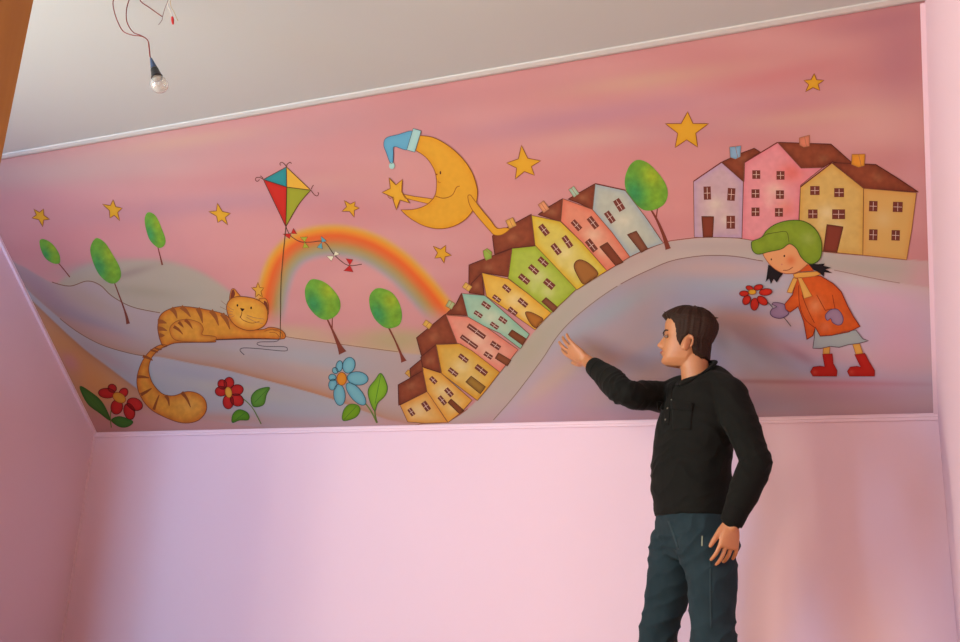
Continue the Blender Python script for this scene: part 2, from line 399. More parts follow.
# thin painted contour lines of hills and road
p = Paint(); BR = (140, 92, 74)
for fn, xs, w in ((FRONTHILL, (52, 118), .9), (FRONTHILL, (118, 160), .8), (RIDGE, (60, 150), .7)):
    X = np.linspace(*xs, 40); p = Paint(); p.stroke(np.stack([X, fn(X)], -1), w, BR, 1.3); p.build('hill_outline')
X = np.linspace(286, 398, 40); p = Paint(); p.stroke(np.stack([X, FRONTHILL(X)], -1), .7, (150, 104, 84), 1.3)
p.build('hill_outline')
p = Paint(); TT = crom(ROADTOP_P, False, 6); TB = crom(ROADBOT_P, False, 6)
for T, a, b, cc in ((TT, 395, 470, (170, 96, 70)), (TT, 600, 755, (150, 70, 60)), (TT, 755, 905, (180, 120, 104)), (TB, 492, 620, (150, 120, 112)), (TB, 620, 764, (140, 96, 96)), (TB, 830, 900, (170, 130, 130))):
    s_ = T[(T[:, 0] >= a) & (T[:, 0] <= b)]; p = Paint(); p.stroke(s_, .85, cc, 1.3); p.build('road_outline')

# ---------------------------------------------------------------- stars
STARC = (232, 164, 44); STARL = (140, 72, 24)
def star(tips, label, layer=3, name='painted_star', parent=None, k=.42, colr=STARC):
    T = np.array(tips, float); c = T.mean(0); P = []
    for i in range(5):
        a = T[i]; b = T[(i+1) % 5]; m = c+((a+b)/2-c)*(k/.809*1.05); P += [a, m]
    s = Paint(); s.fill(P, shade(colr, (214, 138, 30), 2, .4), layer, line=STARL, lw=.75)
    return lab(s.build(name, parent), label)
star(A((136, 196), (175, 195), (200, 237), (172, 267), (128, 232)), 'small painted gold star furthest left above the trees')
star(A((453, 158), (490, 192), (480, 243), (440, 232), (410, 176)), 'painted gold star left of the tallest narrow tree')
star(A((870, 172), (923, 213), (912, 260), (872, 250), (835, 206)), 'painted gold star left of the kite')
star(K((663, 322), (722, 328), (745, 362), (717, 412), (650, 380)), 'small painted gold star right of the kite')
star(H7c((283, 245), (352, 240), (382, 295), (343, 337), (292, 310)), 'small painted gold star under the moon')
star(MO((808, 187), (912, 270), (878, 348), (775, 368), (728, 282)), 'painted gold star right of the moon')
star(SB((208, 225), (300, 277), (252, 380), (153, 382), (110, 277)), 'largest painted gold star, over the green tree')
star(SB((760, 58), (803, 88), (785, 133), (722, 138), (715, 88)), 'painted gold star highest on the right')
star([(258, 282), (264, 288), (262.5, 297), (255.5, 297.5), (251.5, 287.5)], 'faint painted gold star above the cat', 2, colr=(230, 165, 70))

# ---------------------------------------------------------------- trees
def tree(crown, trunk, label, branch=None, w=(1.6, 1.2, 2.6), teal=True):
    c = np.array(crown).mean(0); hi = np.array(crown)
    r = (hi.max(0)-hi.min(0))/2
    p = Paint()
    for a, b in ((trunk, w),): p.stroke(a, b, (134, 58, 44), 3, smooth=True)
    if branch: p.stroke(branch, (.8, 1.3), (134, 58, 44), 3.1)
    root = lab(p.build('painted_tree'), label)
    q = Paint()
    bl = [(c[0]-r[0]*.5, c[1]+r[1]*.25, r[0]*.62, r[1]*.62, (52, 140, 92), .85 if teal else .5), (c[0]+r[0]*.35, c[1]-r[1]*.45, r[0]*.6, r[1]*.55, (174, 178, 40), .8), (c[0]+r[0]*.5, c[1]+r[1]*.45, r[0]*.4, r[1]*.4, (136, 168, 44), .7)]
    q.fill(crown, shade((112, 160, 54), (110, 148, 60), 1.5, .4, blobs=bl, mottle=.09, seed=c[0]), 3.6, smooth=True, step=1.5)
    q.build('tree_crown', root)
    return root
tree(A((160, 320), (180, 317), (210, 335), (235, 370), (242, 400), (235, 414), (210, 412), (180, 390), (162, 350)), A((235, 413), (258, 440), (280, 468)), 'smallest painted tree, furthest left', w=(1, 1, 1.2))
tree(A((385, 312), (420, 330), (450, 375), (480, 430), (483, 470), (460, 493), (430, 488), (395, 455), (370, 400), (362, 350)), A((458, 490), (488, 570), (505, 620), (513, 655)), 'painted narrow tree left of the cat', w=(1, 1.6, 3.8))
tree(A((595, 208), (625, 225), (650, 280), (663, 320), (655, 345), (632, 350), (600, 320), (583, 270), (580, 230)), A((632, 348), (640, 380), (650, 420)), 'painted narrow tree highest on the grey hill', w=(1, 1.2, 1.8))
tree(M4((500, 207), (560, 225), (610, 270), (640, 320), (640, 370), (610, 410), (560, 425), (510, 400), (465, 340), (453, 270), (470, 225)), M4((562, 400), (600, 480), (635, 560), (655, 602)), 'painted forked tree under the rainbow nearer the cat', M4((600, 412), (598, 475)), (1.2, 2.0, 4.2, 8.5))
tree([(377.5, 288), (390, 291), (398, 300), (402, 313), (400, 324), (392, 328), (384, 327), (375, 319), (370, 307), (370, 295)], [(388, 326), (395, 340), (401, 354), (404, 361.5)], 'painted tree under the rainbow nearer the houses', None, (1.8, 1.6, 2.4, 6))
tree(H5c((520, 52), (570, 65), (620, 110), (665, 170), (682, 230), (665, 285), (620, 315), (570, 323), (530, 305), (480, 250), (455, 200), (455, 140), (480, 80)), H5c((592, 318), (625, 375), (660, 455), (684, 528)), 'large painted green tree beside the light blue house', H5c((627, 308), (620, 360)), (1.6, 2.4, 3.4, 5.6))

# ---------------------------------------------------------------- kite
p = Paint(); KT, KL_, KR_, KB, KC = (286.6, 166.8), (263.5, 179.4), (311, 190), (286, 226.6), (287, 187)
KR2 = crom([KR_, (298.7, 204.7), KB], False, 5)
p.fill([KT, KC, KL_], shade((46, 138, 146), (30, 110, 120), 2, .4), 4, line=LINE)
p.fill([KT, KR_, KC], shade((236, 168, 58), None), 4, line=LINE)
p.fill([KL_, KC, KB], shade((208, 38, 26), (170, 24, 18), 2, .4), 4, line=LINE)
p.fill([KC]+[tuple(a) for a in KR2], shade((164, 156, 42), (140, 130, 30), 2, .4), 4, line=LINE)
kite = lab(p.build('painted_kite'), 'painted diamond kite in blue, yellow, red and olive')
p = Paint()
for cu in (K((355, 143), (345, 128), (330, 118), (320, 126), (325, 135)), K((355, 143), (360, 128), (375, 118), (382, 126)), K((232, 210), (215, 200), (195, 200), (190, 212), (200, 220), (212, 210)), K((232, 205), (222, 195), (215, 190)),
           K((485, 267), (505, 292), (520, 297), (527, 285), (522, 278)), K((487, 262), (495, 245), (500, 240))):
    p = Paint(); p.stroke(cu, .8, (110, 50, 44), 4.2, smooth=True); p.build('kite_ribbon', kite)
p = Paint(); p.stroke([(286, 226.6), (289.4, 233.8), (293, 237.5), (300.6, 241.6), (310, 242), (321, 241), (327, 244), (333.4, 253.4), (342, 261.5), (350, 265.5), (362, 264)], .8, (96, 60, 50), 4.2, smooth=True)
p.build('kite_tail', kite)
p = Paint(); p.stroke([(286, 227), (284.7, 240), (282.8, 260), (281, 287), (280.4, 337.5)], .8, (90, 66, 40), 4.6, smooth=True)
p.stroke(M4((322, 520), (300, 540), (215, 543), (200, 556), (240, 566), (340, 568), (360, 580), (340, 591), (200, 578), (125, 575), (108, 588), (130, 612)), .75, (104, 84, 92), 4.6, smooth=True)
p.build('kite_string', kite)
for (T1, T2, cc) in ((K((335, 500), (372, 526), (380, 498)), K((380, 498), (392, 470), (411, 500)), (206, 36, 30)),
                     (K((428, 517), (468, 517), (452, 543)), K((452, 543), (442, 575), (476, 573)), (178, 168, 54)),
                     (K((540, 512), (570, 538), (543, 545)), K((543, 545), (518, 572), (548, 580)), (98, 158, 170)),
                     (M4((570, 85), (595, 112), (607, 85)), M4((607, 85), (615, 58), (638, 75)), (240, 222, 196)),
                     (M4((672, 98), (710, 104), (693, 133)), M4((693, 133), (660, 163), (712, 170)), (200, 34, 34))):
    p = Paint(); p.fill(T1, cc, 4.5, line=LINE, lw=.5); p.fill(T2, cc, 4.5, line=LINE, lw=.5); p.build('kite_bow', kite)

# ---------------------------------------------------------------- cat
CATB = (230, 146, 52); CATE = (198, 92, 34); STR = (150, 74, 34)
p = Paint()
p.fill(CT((112, 225), (120, 185), (150, 160), (200, 146), (260, 150), (330, 163), (385, 180), (420, 215), (470, 238), (530, 238), (562, 229), (600, 236), (622, 254), (622, 272), (600, 276), (500, 274), (400, 276), (345, 279), (340, 289), (250, 290), (180, 293), (138, 306), (122, 282), (114, 250)),
       shade(CATB, CATE, 3.2, .8, mottle=.06), 4, smooth=True, step=1.6, line=(120, 60, 30), lw=.7)
def wedge(P, path, w, layer=4.5, col=STR): P.stroke(path, w, col, layer, smooth=True)
for pa in (((205, 147), (224, 162), (244, 188)), ((272, 152), (284, 178), (292, 212)), ((325, 162), (344, 188), (356, 222)), ((370, 175), (388, 202), (402, 238)), ((166, 153), (180, 168), (190, 194)), ((112, 206), (130, 207), (148, 213)), ((112, 234), (130, 236), (150, 243)), ((118, 262), (128, 262), (140, 262))):
    wedge(p, CT(*pa), (4.8, 3.8, .6), 4.5, (164, 86, 40))
cat = lab(p.build('painted_cat'), 'painted orange striped cat lying down')
p = Paint()
p.fill(CT((160, 235), (185, 206), (230, 197), (278, 210), (295, 235), (290, 258), (320, 262), (345, 268), (342, 282), (300, 288), (220, 286), (175, 275)), shade((234, 152, 58), (200, 96, 36), 2.4, .7, mottle=.05), 4.7, smooth=True, step=1.5, line=(150, 80, 36), lw=.6)
for pa in (((222, 199), (238, 214), (252, 235)), ((176, 226), (195, 238), (214, 258)), ((196, 208), (206, 218), (216, 230))): wedge(p, CT(*pa), (3.4, 2.6, .4), 5.2)
p.build('cat_leg', cat)
p = Paint()
p.fill(CT((122, 300), (80, 325), (45, 375), (28, 440), (40, 500), (80, 555), (140, 590), (210, 613), (270, 605), (305, 568), (304, 525), (275, 496), (230, 487), (180, 503), (140, 500), (110, 478), (85, 440), (76, 390), (92, 345), (125, 315), (150, 304)),
       shade(CATB, (204, 100, 36), 3.6, .85, blobs=[(190, 405, 14, 8, (238, 170, 90), .5)], mottle=.07), 3.8, smooth=True, step=1.6, line=(130, 66, 30), lw=.7)
for pa, w in ((((82, 320), (104, 326), (112, 330)), (2.2, 2, .8)), (((52, 345), (74, 352), (92, 362)), (3, 2.6, 1)), (((28, 428), (50, 428), (78, 432)), (3.4, 2.8, 1)), (((44, 500), (66, 488), (88, 474)), (3.6, 2.8, .8)), (((96, 560), (106, 530), (118, 500)), (3.2, 2.2, .8)), (((144, 503), (154, 520), (158, 545)), (3.8, 2.6, .6)), (((208, 490), (228, 515), (244, 550)), (4.0, 2.6, .6)), (((100, 312), (118, 318), (128, 318)), (2, 1.6, .8))):
    wedge(p, CT(*pa), w)
p.build('cat_tail', cat)
p = Paint()
p.fill(CT((402, 122), (406, 82), (418, 74), (432, 90), (442, 108)), shade(CATB, CATE, 1.5, .5), 5.2, smooth=True, line=(130, 60, 30), lw=.6)
p.fill(CT((404, 118), (408, 86), (417, 78), (422, 100)), (128, 52, 34), 5.6, smooth=True)
p.fill(CT((518, 122), (535, 112), (550, 120), (557, 150), (550, 182)), shade(CATB, CATE, 1.5, .5), 5.2, smooth=True, line=(130, 60, 30), lw=.6)
p.fill(CT((538, 124), (550, 130), (555, 155), (548, 178), (540, 150)), (128, 52, 34), 5.6, smooth=True)
p.fill(CT((388, 150), (400, 120), (430, 106), (480, 109), (520, 122), (548, 150), (552, 198), (530, 230), (480, 242), (430, 226), (400, 192)), shade((236, 160, 60), (214, 112, 38), 3.4, .8, blobs=[(242, 318, 6, 5, (244, 180, 90), .6)], mottle=.04), 6, smooth=True, step=1.6, line=(130, 66, 30), lw=.75)
p.fill(CT((442, 151), (462, 155), (451, 167)), (50, 18, 16), 6.6)
p.dot(*CT((432, 141))[0], .9, (50, 26, 16), 6.6, 1.3); p.dot(*CT((487, 151))[0], .9, (50, 26, 16), 6.6, 1.4)
p.stroke(CT((450, 167), (448, 180), (442, 190)), .6, (110, 50, 24), 6.6, smooth=True)
p.stroke(CT((442, 185), (455, 200), (490, 212), (520, 205)), .6, (150, 80, 40), 6.6, smooth=True)
for a in (((470, 180), (500, 190), (540, 196)), ((468, 188), (500, 205), (535, 215)), ((418, 160), (400, 150), (366, 122)), ((415, 168), (395, 162), (362, 146)), ((415, 176), (395, 178), (372, 180)), ((420, 182), (405, 190), (395, 205))):
    p.stroke(CT(*a), .45, (160, 110, 84), 6.7, smooth=True)
p.build('cat_head', cat)
p = Paint(); p.stroke(CT((345, 280), (400, 278), (500, 276), (605, 277)), .9, (90, 52, 50), 4.4, smooth=True)
for a in (((560, 250), (585, 252), (600, 268)), ((575, 240), (605, 248), (615, 268)), ((540, 245), (570, 238), (600, 240))): p.stroke(CT(*a), .6, (150, 74, 34), 4.6, smooth=True)
p.build('cat_paw_outline', cat)

# ---------------------------------------------------------------- flowers
def flower(petals, centre, stems, leaves, label, pc, pe, cc, layer=4, stemc=(112, 128, 60)):
    p = Paint()
    for s_, w in stems: p.stroke(s_, w, stemc, layer, smooth=True)
    root = lab(p.build('painted_flower'), label)
    for L, c_ in leaves:
        q = Paint(); L = np.array(L)
        q.fill(L, shade(c_, tuple(np.array(c_)*.72), 1.8, .7), layer+.4, smooth=True, step=1.6, line=(60, 96, 36), lw=.6)
        d = L-L.mean(0); i = (d**2).sum(1).argmax(); q.stroke([L[i], L.mean(0), L.mean(0)*1.6-L[i]*.6], .5, (70, 110, 40), layer+.9)
        q.build('flower_leaf', root)
    for e in petals:
        q = Paint(); q.fill(ell(*e), shade(pc, pe, 1.8, .65), layer+1, step=1.4, line=tuple(np.array(pe)*.55), lw=.6); q.build('petal', root)
    q = Paint(); q.fill(ell(*centre), shade(cc, (206, 110, 30), 1.4, .6), layer+1.6, step=1.4, line=(130, 60, 20), lw=.5); q.build('flower_centre', root)
    return root
def E4(f, k, *L): return [(*f((x, y))[0], rx/k, ry/k, a) for x, y, rx, ry, a in L]
RED, REDE, YEL = (206, 38, 34), (150, 22, 26), (236, 168, 66)
flower(E4(B, 4, (428, 332, 34, 20, 5), (450, 312, 18, 16, 30), (495, 330, 20, 17, -50), (540, 376, 33, 24, 25), (518, 405, 22, 33, -15), (468, 387, 24, 30, 10)), E4(B, 4, (478, 350, 28, 19, 30))[0],
       [(B((446, 395), (442, 430), (446, 470)), 1.0)], [(B((320, 305), (370, 332), (412, 372), (442, 440), (400, 412), (350, 372)), (76, 120, 48)), (B((446, 440), (480, 425), (532, 445), (512, 466), (478, 466)), (72, 124, 46))],
       'painted red flower in the lower left corner', RED, REDE, (226, 150, 50))
flower(E4(CT, 4.0125, (366, 486, 24, 20, 0), (371, 458, 18, 20, -30), (398, 452, 20, 23, 10), (429, 481, 27, 22, -15), (430, 521, 28, 24, 35), (395, 528, 22, 29, 0)), E4(CT, 4.0125, (396, 490, 14, 22, -10))[0],
       [(CT((445, 508), (490, 550), (527, 618)), 1.0)], [(CT((487, 510), (512, 480), (560, 470), (548, 500), (536, 540), (496, 547)), (100, 148, 52)), (CT((411, 611), (414, 577), (440, 559), (474, 574), (476, 600), (440, 602)), (94, 146, 30))],
       'painted red flower under the cat', RED, REDE, YEL)
BL, BLE = (126, 180, 196), (88, 140, 168)
flower(E4(M5, 5.333, (615, 215, 15, 17, -30), (637, 192, 18, 30, 10), (600, 252, 20, 18, 0), (602, 290, 22, 30, 10), (638, 345, 31, 57, -5), (688, 187, 33, 43, 15), (735, 257, 56, 36, 5), (726, 340, 74, 32, 50)), E4(M5, 5.333, (650, 259, 26, 35, 0))[0],
       [(M5((775, 390), (805, 430), (838, 493)), (1.2, 1.4, 2.0)), (M5((824, 400), (828, 450), (838, 495)), 1.4)], [(M5((860, 230), (893, 300), (880, 350), (842, 388), (825, 430), (797, 370), (792, 315), (828, 265)), (136, 178, 44)), (M5((657, 482), (659, 430), (690, 396), (735, 400), (748, 428), (722, 466)), (120, 160, 26))],
       'painted pale blue daisy, the largest flower', BL, BLE, (232, 140, 40))

# ---------------------------------------------------------------- houses
WINC = (122, 54, 46); WINB = (228, 190, 182)
def roof_col(P): return shade((146, 68, 44), (104, 40, 30), 3, .6, blobs=[(np.mean([q[0] for q in P]), np.mean([q[1] for q in P]), 5, 4, (170, 104, 72), .6)], mottle=.08)
def win(parent, c, w, h, ang, layer):
    a = math.radians(ang); ux = np.array([math.cos(a), math.sin(a)]); uy = np.array([-ux[1], ux[0]]); c = np.array(c)
    p = Paint(); p.fill([c+ux*sx*w/2+uy*sy*h/2 for sx, sy in ((-1, -1), (1, -1), (1, 1), (-1, 1))], WINC, layer)
    p.stroke([c-ux*w*.44, c+ux*w*.44], .55, WINB, layer+.4); p.stroke([c-uy*h*.42, c+uy*h*.42], .55, WINB, layer+.4)
    return p.build('painted_window', parent)
def house(label, wall, colr, edge, roof=None, chimney=None, chc=None, windows=(), door=None, layer=4, extra=None, blobs=(), ridge=None):
    p = Paint(); wp = np.array(wall); c = wp.mean(0)
    light = tuple(np.minimum(np.array(colr)*.42+np.array((244, 220, 196))*.58, 255))
    p.fill(wall, shade(colr, edge, 3.4, .85, blobs=[(c[0]-3, c[1]-2, 10, 8, light, .85), (c[0]+7, c[1]+13, 7, 7, light, .75), (c[0]-8, c[1]+10, 5, 6, light, .5)]+list(blobs), mottle=.03, seed=c[0]), layer, line=(130, 80, 58), lw=.65)
    if extra: p.stroke(extra, .8, (130, 74, 50), layer+.5)
    if ridge: p.stroke(ridge, 1.1, (120, 44, 36), layer+1.2)
    root = lab(p.build('painted_house'), label)
    for R_ in (roof or []):
        q = Paint(); q.fill(R_, roof_col(R_), layer-.3 if len(R_) else layer, line=(90, 34, 26), lw=.8); q.build('painted_roof', root)
    if chimney is not None:
        q = Paint(); q.fill(chimney, shade(chc, tuple(np.array(chc)*.78), 1.2, .6), layer+.2, line=(150, 92, 62), lw=.5)
        m = np.array(chimney); q.stroke([(m[0]+m[1])/2*1.0, (m[2]+m[3])/2], .5, (170, 110, 80), layer+.6); q.build('painted_chimney', root)
    for (c_, w, h, a) in windows: win(root, c_, w, h, a, layer+.6)
    if door is not None:
        q = Paint(); dd = door[0]; q.fill(dd, shade(door[1], (80, 36, 24), 1.4, .5), layer+.6, smooth=len(dd) > 4, line=(90, 44, 26), lw=.5); q.build('painted_door', root)
    return root
def rot4(c, w, h, a):
    r = math.radians(a); ux = np.array([math.cos(r), math.sin(r)]); uy = np.array([-ux[1], ux[0]]); c = np.array(c)
    return [c-ux*w/2-uy*h/2, c+ux*w/2-uy*h/2, c+ux*w/2+uy*h/2, c-ux*w/2+uy*h/2]
YW, YE = (232, 176, 84), (226, 148, 52)
g1 = lambda f, *a: f(*a)
# the row climbing from lower left to the big tree
house('lowest painted orange house at the foot of the row', H8c((108, 507), (253, 434), (362, 599), (240, 603), (148, 596)), (232, 168, 92), (228, 142, 62),
      [H8c((97, 398), (158, 364), (230, 318), (252, 434), (100, 508))], rot4(H8c((155, 338))[0], 6.5, 5, 40), (236, 170, 70), [(H8c((168, 543))[0], 8, 4.6, 55), (H8c((246, 512))[0], 10, 5.6, 55)], layer=4)
house('second painted orange house of the row, narrow with a tall gable', H8c((226, 303), (326, 334), (400, 400), (492, 480), (440, 540), (364, 599), (252, 434)), (234, 172, 86), (230, 146, 54),
      [H8c((160, 312), (218, 264), (300, 185), (330, 336), (226, 303), (232, 320), (163, 360))], None, None,
      [(H8c((285, 373))[0], 8, 4.6, 45), (H8c((369, 438))[0], 9.5, 5, 48), (H8c((333, 481))[0], 10, 4.6, 50)], (H8c((380, 472), (450, 535), (425, 553), (362, 492)), (140, 70, 38)), layer=5)
house('third painted house of the row, yellow', H8c((300, 183), (425, 179), (490, 215), (640, 331), (580, 410), (520, 482), (340, 346), (327, 334)), (226, 172, 82), (220, 142, 40),
      [H8c((218, 250), (300, 183), (329, 335), (228, 302))], None, None,
      [(H8c((446, 256))[0], 10.5, 4.6, 38), (H8c((391, 330))[0], 10.5, 4.6, 38), (H8c((541, 319))[0], 13.5, 5.4, 38)], (H8c((487, 350), (564, 408), (536, 446), (457, 382)), (168, 120, 52)), layer=6)
house('fourth painted house of the row, salmon pink', H8c((353, 26), (470, 36), (560, 85), (737, 210), (690, 272), (641, 331), (432, 180), (410, 176)), (236, 150, 132), (234, 120, 106),
      [H8c((195, 147), (262, 92), (350, 20), (412, 177), (300, 184), (222, 246))], rot4(H8c((254, 76))[0], 8, 6, 35), (238, 176, 80),
      [(H8c((515, 113))[0], 21, 4.8, 36), (H8c((476, 169))[0], 20, 4.4, 36), (H8c((617, 188))[0], 10.5, 5, 34), (H8c((578, 241))[0], 9, 4.6, 34)], (H8c((632, 226), (700, 266), (680, 298), (614, 256)), (146, 78, 50)), layer=5)
house('fifth painted house of the row, mint green', [(462.2, 293.3), (485, 295.3), (500, 308), (529.5, 334), (520.6, 348.6), (500, 333), (484.5, 326), (468, 316.5)], (168, 190, 168), (140, 184, 168),
      [H7c((435, 495), (468, 616), (352, 608), (404, 558))], rot4((450.5, 304.5), 7, 7, 30), (186, 190, 140),
      [((486.3, 305), 9.5, 4.6, 35), ((478.4, 314), 9, 4, 35), ((503, 319.8), 8.6, 4.6, 35), ((494.6, 325.4), 9, 4, 35)], (H8c((705, 103), (781, 152), (760, 186), (684, 130)), (138, 72, 44)), layer=6)
house('sixth painted house of the row, bright yellow with an arched door', HM((60, 210), (190, 240), (290, 315), (402, 408), (360, 450), (322, 492), (200, 405), (82, 326)), (234, 180, 84), (234, 160, 46),
      [H7c((545, 386), (556, 505), (476, 494), (490, 442))], rot4(H7c((466, 462))[0], 8, 6, 35), (240, 180, 88),
      [(HM((182, 287))[0], 9, 4.6, 42), (HM((133, 337))[0], 9, 4.2, 38), (HM((262, 357))[0], 10.5, 5, 40), (HM((212, 400))[0], 10, 4.6, 40)], (HM((274, 406), (300, 404), (340, 422), (362, 440), (342, 462), (324, 482), (292, 450)), (186, 110, 44)), layer=7)
house('seventh painted house of the row, lime green', HM((208, 90), (325, 78), (395, 150), (526, 291), (470, 345), (402, 408), (290, 315), (188, 236)), (178, 186, 74), (160, 172, 44),
      [H7c((475, 345), (590, 300), (705, 258), (685, 409), (545, 386), (474, 470))], H7c((550, 270), (572, 256), (598, 276), (596, 310), (566, 322), (555, 300)), (156, 176, 74),
      [(HM((362, 156))[0], 11, 5.4, 42), (HM((315, 194))[0], 11, 5.4, 42), (HM((268, 241))[0], 12, 5.6, 40), (HM((392, 265))[0], 11.5, 6.4, 40)], (HM((376, 331), (434, 380), (412, 404), (354, 352)), (142, 80, 56)), layer=6)
house('eighth painted house of the row, big yellow one with the arched door under the moon hand', [(531.5, 215), (560.6, 221.3), (583, 243), (607, 270.5), (592, 280), (577, 289.5), (556, 267), (535.3, 245)], (220, 190, 92), (222, 168, 36),
      [H7c((600, 190), (705, 130), (808, 74), (828, 242), (702, 256), (612, 290))], rot4(H7c((700, 122))[0], 8, 9, -25), (238, 168, 84),
      [(H5c((22, 425))[0], 12, 6, 52), (H5c((87, 527))[0], 12, 5.6, 52), (H5c((147, 488))[0], 13, 5.6, 55)], (HM((514, 182), (522, 155), (548, 145), (592, 166), (634, 214), (600, 244), (562, 266), (532, 225)), (170, 104, 52)), layer=7)
house('ninth painted house of the row, coral', [(562.9, 198.4), (592.5, 209.2), (612, 232), (630, 256.6), (620, 263), (607, 270.5), (583, 243), (561, 221)], (232, 138, 116), (228, 112, 92),
      [[(538, 214.5), (549, 206.5), (562.9, 198.2), (560.8, 221.7), (548, 217.5)]], rot4((543.8, 206.6), 7, 10, -35), (238, 150, 110),
      [(H5c((195, 400))[0], 11.5, 5.6, 48), (H5c((283, 386))[0], 13, 6, 52), (H5c((275, 508))[0], 13.5, 6.4, 52)], (H5c((318, 515), (360, 490), (445, 598), (404, 616)), (136, 64, 44)), layer=6)
house('tenth painted house of the row, pale blue beside the large tree', [(595.3, 183.8), (625.3, 190.3), (645, 216), (663.4, 243), (646, 249), (630, 256.6), (612, 232), (592.5, 209.2)], (190, 184, 176), (164, 170, 186),
      [[(568, 199), (582, 191), (595.3, 183.4), (592.6, 209.4), (578, 202.5)]], rot4((574, 191.5), 6.5, 9.5, -35), (178, 196, 176),
      [(H5c((423, 292))[0], 12.5, 7, 58), (H5c((373, 357))[0], 12.5, 6, 55)], (H5c((465, 450), (514, 430), (576, 525), (541, 546)), (140, 80, 60)), layer=5, ridge=[(595.3, 183.4), (625.6, 190)])
# three houses on the hill at right
house('painted lilac house, leftmost of the three upright houses', RH((52, 235), (160, 163), (243, 236), (238, 453), (150, 450), (55, 450)), (206, 164, 178), (190, 150, 190),
      [RH((160, 161), (232, 128), (285, 108), (308, 122), (248, 162), (246, 236))], RH((190, 103), (235, 98), (232, 141), (213, 150), (193, 143)), (142, 170, 206),
      [(RH((105, 280))[0], 7.2, 13.2, -2), (RH((197, 285))[0], 7.6, 12.6, 4), (RH((195, 392))[0], 8.6, 13, 0)], (RH((83, 369), (130, 370), (126, 448), (89, 451)), (138, 58, 40)), layer=4, ridge=RH((52, 235), (160, 161)))
house('painted rose pink house, tallest of the three upright houses', RH((247, 163), (375, 86), (465, 184), (548, 182), (463, 250), (455, 400), (330, 470), (238, 455), (242, 300)), (238, 146, 158), (230, 124, 142),
      [RH((375, 85), (580, 92), (660, 163), (640, 170), (585, 160), (548, 182), (465, 184))], RH((458, 68), (498, 57), (497, 100), (475, 104), (459, 96)), (232, 130, 104),
      [(RH(c)[0], 8, 8.6, 0) for c in ((293, 209), (386, 212), (290, 282), (384, 286), (290, 352), (380, 354))], layer=4, ridge=RH((247, 163), (375, 85)), blobs=[(*RH((430, 200))[0], 12, 10, (236, 104, 96), .7), (*RH((410, 340))[0], 9, 9, (238, 108, 104), .6)])
wing = house('painted yellow house with a side wing, rightmost of the three upright houses', RH((463, 256), (583, 165), (705, 262), (702, 518), (552, 504), (455, 470)), (224, 176, 104), (220, 158, 78),
      [RH((583, 163), (752, 170), (835, 222), (916, 276), (705, 262))], RH((660, 131), (711, 130), (708, 175), (685, 181), (658, 170)), (240, 150, 50),
      [(RH((518, 270))[0], 9.4, 9, 0), (RH((611, 278))[0], 9.8, 9, 0), (RH((510, 360))[0], 9.4, 9, 0), (RH((609, 361))[0], 13, 9.8, 0)], (RH((564, 400), (627, 409), (603, 508), (550, 503)), (140, 58, 44)), layer=5, ridge=RH((463, 256), (583, 164)))
p = Paint(); p.fill(RH((705, 262), (908, 279), (890, 420), (870, 536), (702, 518)), shade((226, 170, 100), (222, 152, 82), 3.4, .8, blobs=[(*RH((780, 380))[0], 9, 9, (232, 190, 140), .6)]), 5, line=(150, 92, 62), lw=.65)
p.build('painted_wing', wing)
for c_, w, h in (((742, 330), 8.4, 10.4), ((836, 333), 9.8, 10.2), ((742, 440), 8.4, 11), ((828, 442), 8.4, 10.4)): win(wing, RH(c_)[0], w, h, 2, 5.7)

# ---------------------------------------------------------------- moon
MC, ME = (232, 160, 46), (226, 140, 26)
mp = crom(MO((268, 135), (340, 146), (420, 190), (490, 252), (540, 322), (568, 395), (574, 450), (560, 515), (512, 580), (442, 620), (370, 632), (300, 620), (240, 592), (195, 560), (165, 531)), False, 6)
mq = crom(MO((165, 531), (230, 529), (290, 511), (330, 480), (352, 440), (356, 370), (340, 310), (300, 252), (245, 214)), False, 6)
p = Paint(); poly = np.concatenate([mp, mq[1:]])
p.fill(poly, shade(MC, ME, 3.5, .6, mottle=.02), 8, step=1.8, line=(150, 80, 26), lw=.75)
p.dot(*MO((377, 333))[0], .8, (90, 34, 20), 8.6, 1.7); p.dot(*MO((357, 342))[0], .9, (150, 70, 20), 8.6, .9)
p.stroke(MO((364, 376), (370, 386), (378, 384)), .7, (180, 100, 30), 8.6, smooth=True)
p.stroke(MO((350, 458), (395, 469), (440, 452), (462, 412), (480, 404)), .75, (150, 80, 26), 8.6, smooth=True)
moon = lab(p.build('painted_moon'), 'painted golden crescent moon with a smiling face')
p = Paint(); p.fill(MO((232, 114), (150, 130), (88, 148), (75, 185), (90, 230), (108, 278), (124, 278), (126, 232), (132, 194), (205, 208)), shade((106, 168, 204), (84, 144, 186), 2.2, .5), 8.8, smooth=True, line=(70, 90, 120), lw=.6)
cap = p.build('moon_nightcap', moon); lab(cap, 'blue painted nightcap')
p = Paint(); p.fill(MO((232, 97), (275, 110), (240, 223), (198, 211)), shade((176, 206, 208), (150, 186, 194), 1.6, .5), 9.4, line=(90, 100, 110), lw=.6); p.build('nightcap_brim', moon)
p = Paint(); p.dot(*MO((118, 296))[0], 2.9, (174, 204, 200), 9.2, 3.3); p.build('nightcap_pompom', moon)
p = Paint(); p.fill(MO((175, 447), (240, 460), (340, 473), (322, 501), (240, 482), (190, 470)), shade(MC, ME, 2, .4), 7.5, line=(150, 80, 26), lw=.6); p.build('moon_arm', moon)
st = star(MO((103, 360), (175, 368), (215, 495), (142, 531), (65, 438)), 'gold star held by the moon', 7.8, 'held_star', moon, colr=(236, 166, 48))
p = Paint(); p.stroke(MO((95, 455), (108, 470), (125, 462), (130, 478)), .6, (150, 80, 26), 8.6, smooth=True); p.build('moon_fingers', moon)
